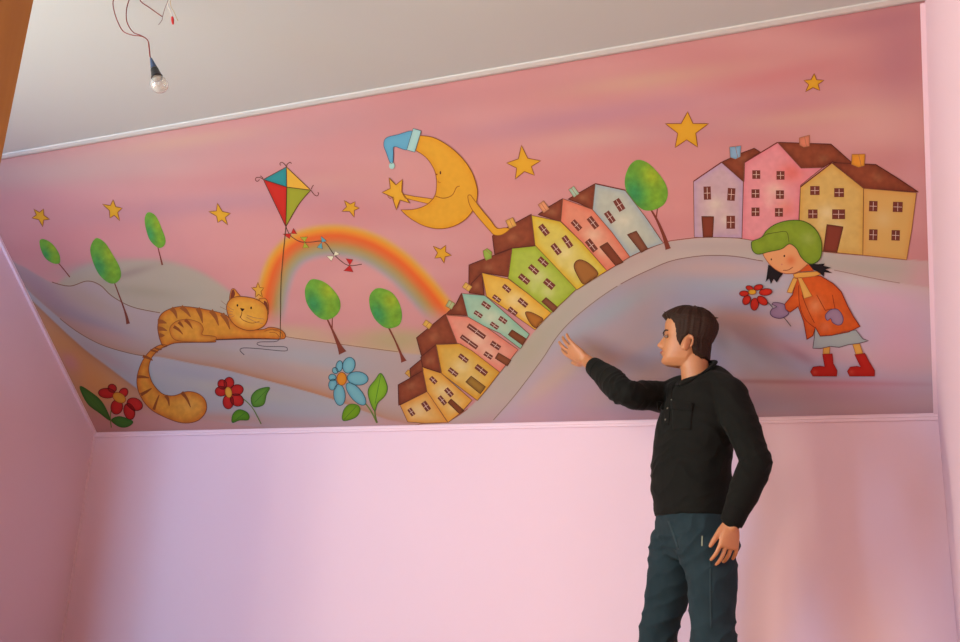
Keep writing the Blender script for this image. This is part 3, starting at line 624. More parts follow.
p = Paint(); p.fill(H7c((470, -22), (484, -28), (498, -10), (540, 45), (590, 105), (625, 148), (670, 146), (692, 155), (650, 184), (610, 184), (585, 160), (545, 115), (500, 60), (478, 20)), shade(MC, ME, 2, .4), 9, smooth=True, line=(150, 80, 26), lw=.7); p.build('moon_arm', moon)

# ---------------------------------------------------------------- girl
p = Paint()
COAT, COATE = (224, 92, 34), (206, 66, 24)
p.fill(GD((430, -50), (500, -66), (580, -60), (660, -12), (712, 40), (752, 130), (790, 200), (832, 262), (760, 298), (650, 320), (578, 325), (546, 268), (530, 322), (492, 346), (472, 232), (436, 135), (385, 172), (356, 152), (350, 120), (400, 60)),
       shade(COAT, COATE, 2.4, .6, blobs=[(*GD((545, 130))[0], 7, 8, (232, 140, 100), .8), (*GD((610, 265))[0], 6, 5, (224, 120, 90), .6)], mottle=.05), 9, step=1.6, line=(130, 44, 20), lw=.8)
for a in (((440, 0), (445, 120), (480, 215), (545, 272)), ((555, 60), (610, 160)), ((655, 60), (672, 150)), ((460, 60), (500, 160), (540, 240)), ((610, 160), (640, 152), (672, 152))): p.stroke(GD(*a), .7, (140, 48, 20), 9.5, smooth=True)
girl = lab(p.build('painted_girl'), 'painted girl in a green cap and orange coat holding a flower')
p = Paint(); p.fill(GD((545, 270), (540, 330), (530, 402), (580, 404), (640, 390), (700, 396), (760, 378), (820, 372), (888, 354), (850, 342), (805, 285), (760, 290), (650, 318), (578, 322)), shade((178, 176, 182), (160, 158, 170), 1.8, .5), 8.6, line=(110, 80, 90), lw=.7); p.build('girl_skirt', girl)
for P_ in (GD((598, 396), (640, 394), (637, 442), (594, 442)), GD((784, 376), (828, 368), (852, 436), (806, 444))):
    p = Paint(); p.fill(P_, shade((240, 172, 84), (224, 140, 60), 1.4, .6), 8.2, line=(170, 100, 50), lw=.5); p.build('girl_leg', girl)
for P_ in (GD((592, 440), (655, 437), (661, 500), (686, 545), (683, 581), (530, 581), (514, 552), (532, 522), (575, 516), (606, 520)), GD((797, 442), (862, 434), (892, 490), (926, 545), (925, 581), (766, 581), (750, 550), (768, 522), (812, 516), (836, 522))):
    p = Paint(); p.fill(P_, shade((206, 36, 26), (166, 22, 18), 2.2, .5, blobs=[(P_[6][0]+4, P_[6][1]+1, 3, 2.5, (226, 92, 70), .7)]), 9, line=(130, 20, 14), lw=.5); p.build('girl_boot', girl)
for P_ in (GD((258, 182), (268, 152), (298, 137), (270, 120), (288, 108), (345, 120), (354, 150), (376, 180), (332, 209), (285, 205)), GD((610, 192), (642, 156), (690, 154), (722, 200), (718, 242), (690, 254), (656, 236), (644, 212), (622, 224))):
    p = Paint(); p.fill(P_, shade((168, 128, 160), (140, 104, 140), 2, .5), 9.8, smooth=True, line=(96, 60, 90), lw=.7); p.build('girl_mitten', girl)
p = Paint()
for P_ in (GC((245, 378), (236, 450), (228, 490), (250, 468), (262, 503), (280, 470), (300, 494), (318, 464), (340, 436), (300, 405)), GC((500, 372), (560, 376), (606, 372), (598, 386), (646, 399), (612, 410), (655, 433), (604, 428), (600, 456), (560, 424), (520, 405))):
    p = Paint(); p.fill(P_, (30, 20, 26), 9.6); p.build('girl_hair', girl)
p = Paint(); p.fill(GC((445, 425), (500, 372), (536, 418)), (214, 84, 36), 9.7, line=(140, 50, 24), lw=.6); p.build('girl_collar', girl)
p = Paint()
p.fill(GC((404, 440), (440, 430), (556, 422), (582, 440), (540, 454), (446, 464), (412, 462)), shade((240, 170, 86), (226, 140, 60), 1.6, .5), 10.4, line=(170, 96, 50), lw=.6)
p.fill(GC((406, 460), (432, 472), (396, 561), (364, 556), (388, 500)), shade((240, 176, 92), (226, 146, 66), 1.6, .5), 10.6, line=(170, 96, 50), lw=.6)
p.fill(GC((434, 464), (456, 460), (526, 580), (474, 596)), shade((240, 176, 92), (226, 146, 66), 1.6, .5), 10.6, line=(170, 96, 50), lw=.6)
p.build('girl_scarf', girl)
p = Paint(); p.fill(GC((214, 290), (240, 360), (300, 415), (360, 437), (430, 428), (482, 390), (505, 370), (455, 320), (430, 268), (380, 240), (330, 262)), shade((240, 160, 112), (232, 136, 90), 2, .4, blobs=[(*GC((390, 352))[0], 4.5, 4.5, (232, 112, 70), .8)]), 10, smooth=True, line=(160, 80, 50), lw=.6)
p.dot(*GC((265, 345))[0], .7, (70, 30, 24), 10.6, 1.1); p.dot(*GC((348, 323))[0], .9, (70, 30, 24), 10.6, 1.1); p.dot(*GC((332, 378))[0], .8, (220, 130, 110), 10.6)
p.stroke(GC((340, 415), (372, 413), (402, 395)), .7, (130, 50, 34), 10.6, smooth=True); p.build('girl_face', girl)
p = Paint(); p.fill(GC((137, 242), (150, 226), (202, 204), (236, 160), (292, 120), (380, 96), (470, 101), (540, 145), (580, 212), (588, 280), (576, 340), (540, 370), (500, 370), (455, 330), (425, 275), (380, 246), (330, 278), (250, 296), (180, 312), (145, 288)), shade((140, 158, 44), (110, 132, 34), 3, .6, blobs=[(*GC((500, 210))[0], 7, 6, (170, 178, 96), .6)], mottle=.04), 11, smooth=True, step=1.7, line=(70, 84, 30), lw=.8)
for a in (((238, 184), (300, 172), (362, 170), (378, 236)), ((205, 204), (240, 182), (262, 180))): p.stroke(GC(*a), .6, (90, 84, 34), 11.5, smooth=True)
p.build('girl_cap', girl)
flower(E4(GD, 6.4, (90, 52, 30, 18, 0), (125, 17, 24, 15, 20), (182, 12, 30, 18, -15), (228, 42, 42, 22, -6), (207, 97, 38, 24, 38), (157, 120, 26, 40, 5), (106, 94, 24, 32, 30)), E4(GD, 6.4, (143, 42, 25, 17, 0))[0],
       [(GD((235, 100), (275, 142)), .7), (GD((343, 203), (368, 232), (390, 262)), .7)], [], 'painted red flower held by the girl', (218, 44, 26), (170, 26, 20), (240, 176, 50), 9.3, (90, 80, 80))


# ================================================================== ROOM
T = .12
def quad_wall(name, x0, x1, y0, y1, z0, z1, mat): return struct(box(name, x0, x1, y0, y1, z0, z1, mat))
quad_wall('floor', XL-T, XR+T, YB-1.5, D+T, -.1, 0, WOODF)
quad_wall('wall_north', XL-T, XR+T, D, D+T, 0, KH, PINK)                     # knee wall
cs, sn = math.cos(SA), math.sin(SA)
struct(prism_x('wall_sloped', [(D, KH), (YTOP, CEIL), (YTOP+.02, CEIL+.16), (D+T, KH+.02), (D+T, KH)], XL-T, XR+T, PINK))
quad_wall('ceiling', XL-T, XR+T, YB-1.5, YTOP, CEIL, CEIL+.12, CEILM)
bm = bmesh.new()
for a in ((YB-T, .02, 0, CEIL), (.02, 1.05, 0, .25), (.02, 1.05, 2.15, CEIL)): box_bm(bm, XL-T, XL, *a)
V_ = [bm.verts.new((x, y, z)) for x in (XL-T, XL) for y, z in ((1.05, 0), (D, 0), (D, KH), (YTOP, CEIL), (1.05, CEIL))]
for f in ((0, 1, 2, 3, 4), (5, 6, 7, 8, 9), (0, 1, 6, 5), (1, 2, 7, 6), (2, 3, 8, 7), (3, 4, 9, 8), (4, 0, 5, 9)): bm.faces.new([V_[i] for i in f])
bmesh.ops.recalc_face_normals(bm, faces=bm.faces[:])
me = bpy.data.meshes.new('wall_west'); bm.to_mesh(me); bm.free(); struct(link('wall_west', me, PINK))
struct(prism_x('wall_east', [(YB-T, 0), (D, 0), (D, KH), (YTOP, CEIL), (YB-T, CEIL)], XR, XR+T, PINK))
# rear wall with a balcony window at its left end and the doorway the picture is taken from
DX0, DX1, DZ = -.98, -.06, 2.05
bm = bmesh.new()
WX0, WX1, WZ0, WZ1 = -3.42, -2.48, .25, 2.15      # window in the rear wall
VY0, VY1 = .02, 1.05                                # window in the left wall
for a in ((XL, WX0, 0, CEIL), (WX0, WX1, 0, WZ0), (WX0, WX1, WZ1, CEIL), (WX1, DX0, 0, CEIL), (DX0, DX1, DZ, CEIL), (DX1, XR, 0, CEIL)):
    box_bm(bm, a[0], a[1], YB-T, YB, a[2], a[3])
me = bpy.data.meshes.new('wall_south'); bm.to_mesh(me); bm.free(); struct(link('wall_south', me, PINK))
# hall behind the doorway
bm = bmesh.new()
box_bm(bm, DX0-.5, XR+T, YB-1.5-T, YB-1.5, 0, CEIL); box_bm(bm, DX0-.5-T, DX0-.5, YB-1.5, YB-T, 0, CEIL); box_bm(bm, XR, XR+T, YB-1.5, YB-T, 0, CEIL)
me = bpy.data.meshes.new('wall_hall'); bm.to_mesh(me); bm.free(); struct(link('wall_hall', me, CEILM))
w = .055
wf = plain('window_frame_wood', (198, 150, 96), .5)
bm = bmesh.new()
for a in ((WX0, WX0+w, WZ0, WZ1), (WX1-w, WX1, WZ0, WZ1), (WX0+w, WX1-w, WZ0, WZ0+w), (WX0+w, WX1-w, WZ1-w, WZ1), ((WX0+WX1)/2-.025, (WX0+WX1)/2+.025, WZ0+w, WZ1-w)):
    box_bm(bm, a[0], a[1], YB-.08, YB-.02, a[2], a[3])
me = bpy.data.meshes.new('window_1'); bm.to_mesh(me); bm.free(); struct(link('window_1', me, wf))
bm = bmesh.new()
for a in ((VY0, VY0+w, WZ0, WZ1), (VY1-w, VY1, WZ0, WZ1), (VY0+w, VY1-w, WZ0, WZ0+w), (VY0+w, VY1-w, WZ1-w, WZ1), ((VY0+VY1)/2-.025, (VY0+VY1)/2+.025, WZ0+w, WZ1-w)):
    box_bm(bm, XL-.08, XL-.02, a[0], a[1], a[2], a[3])
me = bpy.data.meshes.new('window_2'); bm.to_mesh(me); bm.free(); struct(link('window_2', me, wf))
# box added out of view at the left wall to shade the knee wall's end
quad_wall('wall_light_blocker', XL, BLKX, BLKY0, BLKY1, 0, 1.55, PINK)
# trims -------------------------------------------------------------
def slope_pt(v, n): return (D-v*sn-n*cs, KH+v*cs-n*sn)      # (y,z) at v up the slope, n out of it
def trim(name, prof, x0, x1, m): return struct(prism_x(name, prof, x0, x1, m))
# bead along the foot of the mural
a0 = slope_pt(.002, 0); a1 = slope_pt(.012, .0); a2 = slope_pt(.012, .006)
trim('trim_1', [(D, KH-.022), (D, KH), slope_pt(.006, 0), slope_pt(.006, .007), (D-.009, KH-.004), (D-.009, KH-.009), (D-.006, KH-.012), (D-.008, KH-.022)], XL, XR, TRIMP)
# cornice between slope and ceiling
trim('trim_2', [slope_pt(SL-.004, 0), slope_pt(SL, 0), (YTOP-.034, CEIL), (YTOP-.034, CEIL-.006), (YTOP-.018, CEIL-.010), (YTOP-.012, CEIL-.010), slope_pt(SL-.004, .006)], XL, XR, TRIMW)
# strips running up both ends of the slope
def rake(name, x0, x1, h=.009):
    V = []
    for v in (0.0, SL-.01):
        for n in (0, h):
            y, z = slope_pt(v, n)
            for x in (x0, x1): V.append((x, y, z))
    F = [(0, 1, 5, 4), (2, 6, 7, 3), (0, 4, 6, 2), (1, 3, 7, 5), (0, 2, 3, 1), (4, 5, 7, 6)]
    return struct(link(name, mesh_from(V, F), TRIMP))
rake('trim_3', XL, XL+.016, .012); rake('trim_4', XR-.014, XR, .008)
struct(box('trim_5', XL, XL+.007, D-.007, D, 0, KH-.022, TRIMP))

# ---------------------------------------------------------------- door leaf at the far left edge
ex, ey = DLEAF
door = empty('door_1', (DX0+.01, YB+.01, 0)); door['kind'] = 'structure'
dv = Vector((ex-DX0-.01, ey-YB-.01, 0)); dl = dv.length; da = math.atan2(dv.y, dv.x)
door.rotation_euler = (0, 0, da)
bm = bmesh.new()
# frame-and-panel leaf in local space: x along the leaf, y thickness
th = .02
for a in ((0, .11, .01, 2.02), (dl-.11, dl, .01, 2.02), (.11, dl-.11, .01, .2), (.11, dl-.11, .95, 1.08), (.11, dl-.11, 1.88, 2.02)):
    box_bm(bm, a[0], a[1], -th, th, a[2], a[3])
for a in ((.11, dl-.11, .2, .95), (.11, dl-.11, 1.08, 1.88)): box_bm(bm, a[0], a[1], -.008, .008, a[2], a[3])
for a in ((.11, dl-.11, .2, .95), (.11, dl-.11, 1.08, 1.88)):
    for s_ in (-1, 1):
        for b in ((a[0], a[0]+.014, a[2], a[3]), (a[1]-.014, a[1], a[2], a[3])): box_bm(bm, b[0], b[1], s_*.014-.006, s_*.014+.006, b[2], b[3])
me = bpy.data.meshes.new('door_leaf'); bm.to_mesh(me); bm.free(); link('door_leaf', me, WOODD, door)
bm = bmesh.new()
for s_ in (-1, 1):
    box_bm(bm, dl-.075, dl-.045, min(s_*th, s_*(th+.008)), max(s_*th, s_*(th+.008)), .92, 1.12)
    box_bm(bm, dl-.07, dl-.05, min(s_*th, s_*(th+.05)), max(s_*th, s_*(th+.05)), 1.04, 1.055)
    box_bm(bm, dl-.17, dl-.05, min(s_*(th+.04), s_*(th+.055)), max(s_*(th+.04), s_*(th+.055)), 1.038, 1.057)
me = bpy.data.meshes.new('door_handle'); bm.to_mesh(me); bm.free(); link('door_handle', me, plain('handle_steel', (170, 165, 155), .3, 1), door)
bm = bmesh.new()
for a in ((DX0-.07, DX0, 0, DZ+.07), (DX1, DX1+.07, 0, DZ+.07), (DX0, DX1, DZ, DZ+.07)): box_bm(bm, a[0], a[1], YB, YB+.015, a[2], a[3])
me = bpy.data.meshes.new('trim_6'); bm.to_mesh(me); bm.free(); struct(link('trim_6', me, WOODD))

# ---------------------------------------------------------------- bare bulb and loose wires
BY = 1.95
def tube(name, pts, r, mat, parent=None, smooth=True, n=8):
    P = crom(pts, False, 8) if smooth and len(pts) > 2 else np.array(pts, float)
    V = []; F = []; m = len(P)
    T_ = np.gradient(P, axis=0); T_ /= np.linalg.norm(T_, axis=1)[:, None]+1e-9
    ref = np.array([0.31, .2, .93]); ref /= np.linalg.norm(ref)
    R_ = np.interp(np.linspace(0, 1, m), np.linspace(0, 1, len(r)), r) if hasattr(r, '__len__') else np.full(m, r)
    for i in range(m):
        a = np.cross(T_[i], ref); a /= np.linalg.norm(a)+1e-9; b = np.cross(T_[i], a)
        for k in range(n):
            t = 2*math.pi*k/n; V.append(P[i]+(a*math.cos(t)+b*math.sin(t))*R_[i])
    for i in range(m-1):
        for k in range(n): F.append((i*n+k, i*n+(k+1) % n, (i+1)*n+(k+1) % n, (i+1)*n+k))
    F.append(tuple(range(n-1, -1, -1))); F.append(tuple(range((m-1)*n, m*n)))
    return link(name, mesh_from(V, F, True), mat, parent)
def lathe(name, prof, mat, parent=None, n=32, M=None):
    V = []; F = []
    for r, z in prof:
        for k in range(n): V.append((r*math.cos(2*math.pi*k/n), r*math.sin(2*math.pi*k/n), z))
    for i in range(len(prof)-1):
        for k in range(n): F.append((i*n+k, i*n+(k+1) % n, (i+1)*n+(k+1) % n, (i+1)*n+k))
    F.append(tuple(range(n-1, -1, -1))); F.append(tuple(range((len(prof)-1)*n, len(prof)*n)))
    if M is not None: V = [M @ Vector(v) for v in V]
    return link(name, mesh_from(V, F, True), mat, parent)
mw = plain('wire_red_brown', (120, 38, 34), .45); mk = plain('socket_black', (30, 26, 28), .35); mblue = plain('insulating_tape', (58, 72, 100), .5)
mgl, nt, b = mat_new('bulb_glass')
b.inputs['Base Color'].default_value = (1, .97, .93, 1); b.inputs['Roughness'].default_value = .08; b.inputs['IOR'].default_value = 1.45
b.inputs['Transmission Weight'].default_value = .88
mgl_n = nt
def sight_depth(px, py, Y): return float(Y/sight(px, py)[1])
p_top = at(150.5, 57, BY-.01); p_bot = at(159.3, 84.5, BY)
ax = (p_bot-p_top); R0 = 0.5*17.6/FPX*sight_depth(159, 84, BY)
axn = ax.normalized(); bc = at(159.3, 84.5, BY)
Z = -axn; X_ = Z.orthogonal().normalized(); Y_ = Z.cross(X_); MB = Matrix(((X_.x, Y_.x, Z.x, bc.x), (X_.y, Y_.y, Z.y, bc.y), (X_.z, Y_.z, Z.z, bc.z), (0, 0, 0, 1)))
bulb = empty('light_bulb', at(125, -14, BY)); bulb.location.z = CEIL
tag(bulb, 'bare clear light bulb in a black socket hanging on two thin wires from the ceiling', 'light bulb')
inv = Matrix.Translation(-bulb.location)
MBL = inv @ MB
g = [(R0*math.sin(t), -R0*math.cos(t)) for t in np.linspace(.02, 2.45, 22)]+[(R0*.56, R0*.93), (R0*.52, R0*1.1)]
lathe('bulb_glass', g+[(R0*.48, R0*1.1)]+[((R0-.0012)*math.sin(t), -(R0-.0012)*math.cos(t)) for t in np.linspace(2.45, .02, 22)], mgl, bulb, M=MBL)
lathe('bulb_cap', [(.001, R0*.9), (R0*.5, R0*.9), (R0*.54, R0*1.0), (R0*.52, R0*1.35), (R0*.3, R0*1.5)], plain('brass_cap', (186, 170, 130), .3, 1), bulb, M=MBL)
lathe('lamp_socket', [(R0*.58, R0*.95), (R0*.66, R0*.92), (R0*.66, R0*1.10), (R0*.58, R0*1.16), (R0*.56, R0*1.5), (R0*.52, R0*1.55), (R0*.46, R0*2.1), (R0*.40, R0*2.3), (R0*.1, R0*2.34)], mk, bulb, M=MBL)
lathe('tape_wrap', [(R0*.1, R0*2.1), (R0*.44, R0*2.1), (R0*.34, R0*2.6), (R0*.22, R0*3.2), (R0*.12, R0*3.75), (R0*.05, R0*3.85)], mblue, bulb, n=14, M=MBL)
mf = plain('filament_wire', (180, 150, 110), .4, 1)
fo = [inv @ (MB @ Vector(v)) for v in ((-.004, 0, R0*.9), (-.008, 0, R0*.1), (-.004, .003, -.002), (.004, -.003, -.002), (.008, 0, R0*.1), (.004, 0, R0*.9))]
tube('filament', [tuple(v) for v in fo], .0006, mf, bulb, n=5)
def L3(pts, off=None): return [tuple(inv @ at(x, y, BY+(dy if off else 0))) for x, y, dy in pts]
def wirepts(pts): return [tuple(at(x, y, BY+dy)-bulb.location) for x, y, dy in pts]
top = (0, 0, 0)
wa = wirepts([(113.5, 0, .0), (113.5, 8, 0), (117, 20, 0), (123, 31, 0), (132, 35, 0), (142, 36.5, 0), (148, 41, 0), (149.5, 50, 0), (150.3, 57, -.008), (151.5, 60, -.01)])
wb = wirepts([(129, 0, .01), (126.5, 10, .01), (127, 22, .01), (133, 32, .01), (141, 35.5, .006), (147.5, 40, .004), (149, 48, .004), (149.8, 56, -.004), (151.5, 60, -.01)])
wa = [(wa[0][0]+.008, wa[0][1]+.01, -.002)]+wa; wb = [(wb[0][0]+.004, wb[0][1], -.002)]+wb
tube('wire', wa, .0017, mw, bulb); tube('wire', wb, .0017, mw, bulb)
# loose wires beside it
lw_root = empty('loose_wires', at(165, -14, BY)); lw_root.location.z = CEIL
tag(lw_root, 'loose wire ends with a red connector hanging from the ceiling right of the bulb', 'wires')
def wp(pts, up=True):
    P = [tuple(at(x, y, BY)-lw_root.location) for x, y in pts]
    return [(P[0][0]*.9, P[0][1]*.9, -.002)]+P if up else P
tube('wire', wp([(140, 0), (150, 8), (162, 16.5)]), .0017, mw, lw_root)
tube('wire', wp([(168, 0), (165, 8), (162.5, 17), (162, 20), (158.5, 25)]), .0009, plain('bare_copper', (120, 84, 84), .4, .3), lw_root)
tube('wire', wp([(169, 0), (167.5, 5), (170, 11), (172.5, 18)]), .0013, plain('wire_white', (214, 202, 190), .5), lw_root)
tube('wire', wp([(170.5, 3), (174, 12), (178, 21)]), .0008, plain('wire_yellow', (170, 140, 80), .5), lw_root)
tube('connector', wp([(172.3, 17), (172.6, 20), (173, 24)], False), [.0032, .0048, .0034], plain('connector_red', (196, 34, 34), .4), lw_root)


# ================================================================== MAN
def V3(v): return np.array(v, float)
def nrm(v): v = V3(v); return v/(np.linalg.norm(v)+1e-12)
FW = nrm((-.71, -.70, 0)); RT = nrm((FW[1], -FW[0], 0)); UP = V3((0, 0, 1))     # facing, his right, up
def ring_loft(rings):
    """rings: list of (n,3) arrays -> closed tube with rounded ends already in the data"""
    n = len(rings[0]); V = np.concatenate(rings); F = []
    for i in range(len(rings)-1):
        for k in range(n): F.append((i*n+k, i*n+(k+1) % n, (i+1)*n+(k+1) % n, (i+1)*n+k))
    F.append(tuple(range(n-1, -1, -1))); m = len(rings)-1; F.append(tuple(range(m*n, m*n+n)))
    return V, F
def limb(keys, ref, n=20, sub=5, caps=True):
    """keys: (point, half width along ref side, half depth) -> smooth tapered limb"""
    K_ = np.array([list(k[0])+[k[1], k[2]] for k in keys], float)
    S = crom(list(K_), False, sub); P = S[:, :3]; T_ = np.gradient(P, axis=0); T_ /= np.linalg.norm(T_, axis=1)[:, None]
    if caps:
        def cap(p, t, a, b, sgn):
            out = []
            for q in (.35, .7, .93):
                h = math.sqrt(1-q*q); out.append((p+t*sgn*min(a, b)*q, t, a*h, b*h))
            return out
        L = [(P[i], T_[i], S[i, 3], S[i, 4]) for i in range(len(P))]
        L = cap(P[0], T_[0], S[0, 3], S[0, 4], -1)[::-1]+L+cap(P[-1], T_[-1], S[-1, 3], S[-1, 4], 1)
    else: L = [(P[i], T_[i], S[i, 3], S[i, 4]) for i in range(len(P))]
    ref = V3(ref); R_ = []
    for p, t, a, b in L:
        u = ref-t*(ref @ t); u = nrm(u); v = np.cross(t, u)
        th = np.linspace(0, 2*math.pi, n, endpoint=False)
        R_.append(p[None]+u[None]*(a*np.cos(th))[:, None]+v[None]*(b*np.sin(th))[:, None])
    return ring_loft(R_)
def torso(keys, n=36, sub=5, ex=2.4):
    """keys: (centre, half width, front depth, back depth, z tilt) horizontal super-ellipse sections"""
    K_ = np.array([list(k[0])+list(k[1:4]) for k in keys], float); S = crom(list(K_), False, sub); R_ = []
    L = [s for s in S]
    th = np.linspace(0, 2*math.pi, n, endpoint=False)
    for s in L:
        c, sn_ = np.cos(th), np.sin(th)
        X = np.sign(c)*np.abs(c)**(2/ex); Y = np.sign(sn_)*np.abs(sn_)**(2/ex)
        dep = np.where(X > 0, s[4], s[5])
        R_.append(s[:3][None]+FW[None]*(X*dep)[:, None]+RT[None]*(Y*s[3])[:, None])
    return ring_loft(R_)
def ball(c, rx, ry, rz, ax=None, n=16):
    ax = ax or (FW, RT, UP); R_ = []
    for p in np.linspace(.06, math.pi-.06, n):
        th = np.linspace(0, 2*math.pi, n, endpoint=False)
        R_.append(V3(c)[None]+ax[0][None]*(rx*math.sin(p)*np.cos(th))[:, None]+ax[1][None]*(ry*math.sin(p)*np.sin(th))[:, None]+ax[2][None]*(-rz*math.cos(p)))
    return ring_loft(R_)
def fuse(name, pieces, voxel, mat, parent, smooth=4, fn=None, org=None, fac=.5):
    V = []; F = []; n = 0
    for v, f in pieces:
        V.append(v); F += [tuple(i+n for i in q) for q in f]; n += len(v)
    V = np.concatenate(V)-(V3(org) if org is not None else 0)
    me = mesh_from(V, F); bm = bmesh.new(); bm.from_mesh(me); bmesh.ops.recalc_face_normals(bm, faces=bm.faces[:]); bm.to_mesh(me); bm.free()
    o = bpy.data.objects.new(name, me); C.objects.link(o)
    r = o.modifiers.new('r', 'REMESH'); r.mode = 'VOXEL'; r.voxel_size = voxel
    if smooth: s = o.modifiers.new('s', 'SMOOTH'); s.iterations = smooth; s.factor = fac
    bpy.context.view_layer.update()
    me2 = bpy.data.meshes.new_from_object(o.evaluated_get(bpy.context.evaluated_depsgraph_get()))
    bpy.data.objects.remove(o)
    me2.polygons.foreach_set('use_smooth', [True]*len(me2.polygons)); me2.update()
    if fn is not None:
        nv = len(me2.vertices); co_ = np.empty(nv*3); me2.vertices.foreach_get('co', co_); co_ = co_.reshape(-1, 3)
        no = np.empty(nv*3); me2.vertex_normals.foreach_get('vector', no); no = no.reshape(-1, 3)
        co_ = co_+no*fn(co_+(V3(org) if org is not None else 0), no)[:, None]
        me2.vertices.foreach_set('co', co_.ravel()); me2.update()
    me2.materials.clear()
    return link(name, me2, mat, parent)
def nz(P, sx, sy=None, sz=None, seed=0.):
    sy = sy or sx; sz = sz or sx
    return np.array([noise.noise(Vector((p[0]*sx+seed, p[1]*sy, p[2]*sz+seed))) for p in P])
def fold(P, axis, freq, wob, seed):
    """sharp cloth creases running across `axis`"""
    a = P @ nrm(axis)
    w = nz(P, 7, seed=seed)*wob+nz(P, 18, seed=seed+4)*wob*.3
    s = np.sin(a*freq+w*6.28)
    return 1-np.abs(s)**.7
def gauss(P, c, r): return np.exp(-((P-V3(c))**2).sum(1)/(r*r))

# ---- skeleton -------------------------------------------------------
MX, MY = -.565, 3.30
hipc = V3(at(695, 534, 3.30)); chest = V3(at(696, 425, 3.30)); neck = V3(at(697, 378, 3.33)); hipz = hipc[2]
shL = V3(at(731, 397, 3.20)); shR = V3(at(668, 397, 3.42))
elL = V3(at(756, 462, 3.12)); wrL = V3(at(732, 521, 3.10))
elR = V3(at(627, 394, 3.23)); wrR = V3(at(587, 361, 3.43))
kneeL = V3((at(715, 648, 3.17))); kneeR = V3(at(656, 655, 3.36))
ankL = V3((kneeL[0]+.01, kneeL[1]+.07, .10)); ankR = V3((kneeR[0]-.03, kneeR[1]+.11, .10))
ROOT = V3((MX-.05, MY, 0))
man = empty('person', tuple(ROOT))
tag(man, 'man in black long sleeved shirt and blue jeans reaching one hand to the mural', 'person')

# ---- head: sections from chin to crown, local frame -----------------
HF = nrm((-.985, -.13, .13)); HS = nrm(np.cross(HF, UP)); HU = np.cross(HS, HF)     # HS = his right
HO = V3(at(685.5, 368, 3.31))
zt = [0, .010, .025, .045, .062, .075, .090, .110, .125, .138, .154, .170, .186, .198, .206, .210]
fr = [.070, .083, .0875, .086, .0865, .0875, .088, .087, .086, .0905, .091, .086, .072, .052, .030, .008]
bk = [-.030, -.012, .010, .034, .050, .059, .068, .079, .085, .089, .090, .087, .077, .059, .038, .010]
wd = [.022, .034, .047, .056, .061, .063, .066, .070, .073, .075, .077, .075, .067, .052, .034, .010]
def head_pt(th, z):
    """angle from the face forward, height"""
    th = np.asarray(th, float); z = np.asarray(z, float)
    f = np.interp(z, zt, fr); b = np.interp(z, zt, bk); w = np.interp(z, zt, wd)
    c, s = np.cos(th), np.sin(th)
    ex = 2.25; X = np.sign(c)*np.abs(c)**(2/ex); Y = np.sign(s)*np.abs(s)**(2/ex)
    x = np.where(X > 0, X*f, X*b); y = Y*w
    face = (c > 0); z0 = z; z = z/.86
    y2 = y*y
    nose = np.interp(z, [.066, .072, .080, .088, .100, .118, .130], [0, .014, .0235, .0225, .0155, .007, 0])
    x = x+face*nose*np.exp(-y2/np.interp(z, [.07, .085, .125], [.011, .0095, .0065])**2)
    eye = np.interp(z, [.104, .113, .123, .131], [0, .008, .007, 0])
    x = x-face*eye*np.exp(-((np.abs(y)-.031)/.016)**2)
    lip = np.interp(z, [.040, .046, .052, .0545, .059, .065], [0, .0050, .0050, .002, .0060, 0])
    x = x+face*lip*np.exp(-y2/.020**2)
    dent = np.interp(z, [.024, .034, .042], [0, .005, 0]); x = x-face*dent*np.exp(-y2/.03**2)
    chin = np.interp(z, [0, .012, .03], [0, .005, 0]); x = x+face*chin*np.exp(-y2/.02**2)
    brow = np.interp(z, [.128, .136, .148], [0, .004, 0]); x = x+face*brow*np.exp(-((np.abs(y)-.022)/.025)**2)
    return x, y, z0
def H(x, y, z): return HO+HF*(x)+HS*y+HU*z
def headloft():
    R_ = []; th = np.linspace(-math.pi, math.pi, 72, endpoint=False)
    for z in np.concatenate([np.linspace(0, .15, 50), np.linspace(.153, .21, 22)]):
        x, y, zz = head_pt(th, np.full(72, z)); R_.append(HO[None]+HF[None]*x[:, None]+HS[None]*y[:, None]+HU[None]*zz[:, None])
    return ring_loft(R_)
def ear(s):
    P_ = []
    c = H(-.002, s*.076, .072)
    tilt = nrm(HU*.97-HF*.2); out = nrm(HS*s*.75-HF*.6)
    P_.append(ball(c, .007, .016, .028, (nrm(np.cross(tilt, nrm(np.cross(out, tilt)))) , nrm(np.cross(out, tilt)), tilt), 12))
    # raised rim
    pts = []
    fx = nrm(np.cross(tilt, HS*s)) if False else HF
    for a in np.linspace(-2.3, 2.0, 12):
        q = c+tilt*(.030*math.cos(a*.0+a)*1.0)-HF*(.0165*math.sin(a+1.57-1.57)*1.0) if False else c+tilt*(.029*math.cos(a))-HF*(.017*math.sin(a))*1.0+HS*s*(.004+.004*math.sin(a))
        pts.append((q, .0042, .0042))
    P_.append(limb(pts, HS, 10, 2))
    return P_

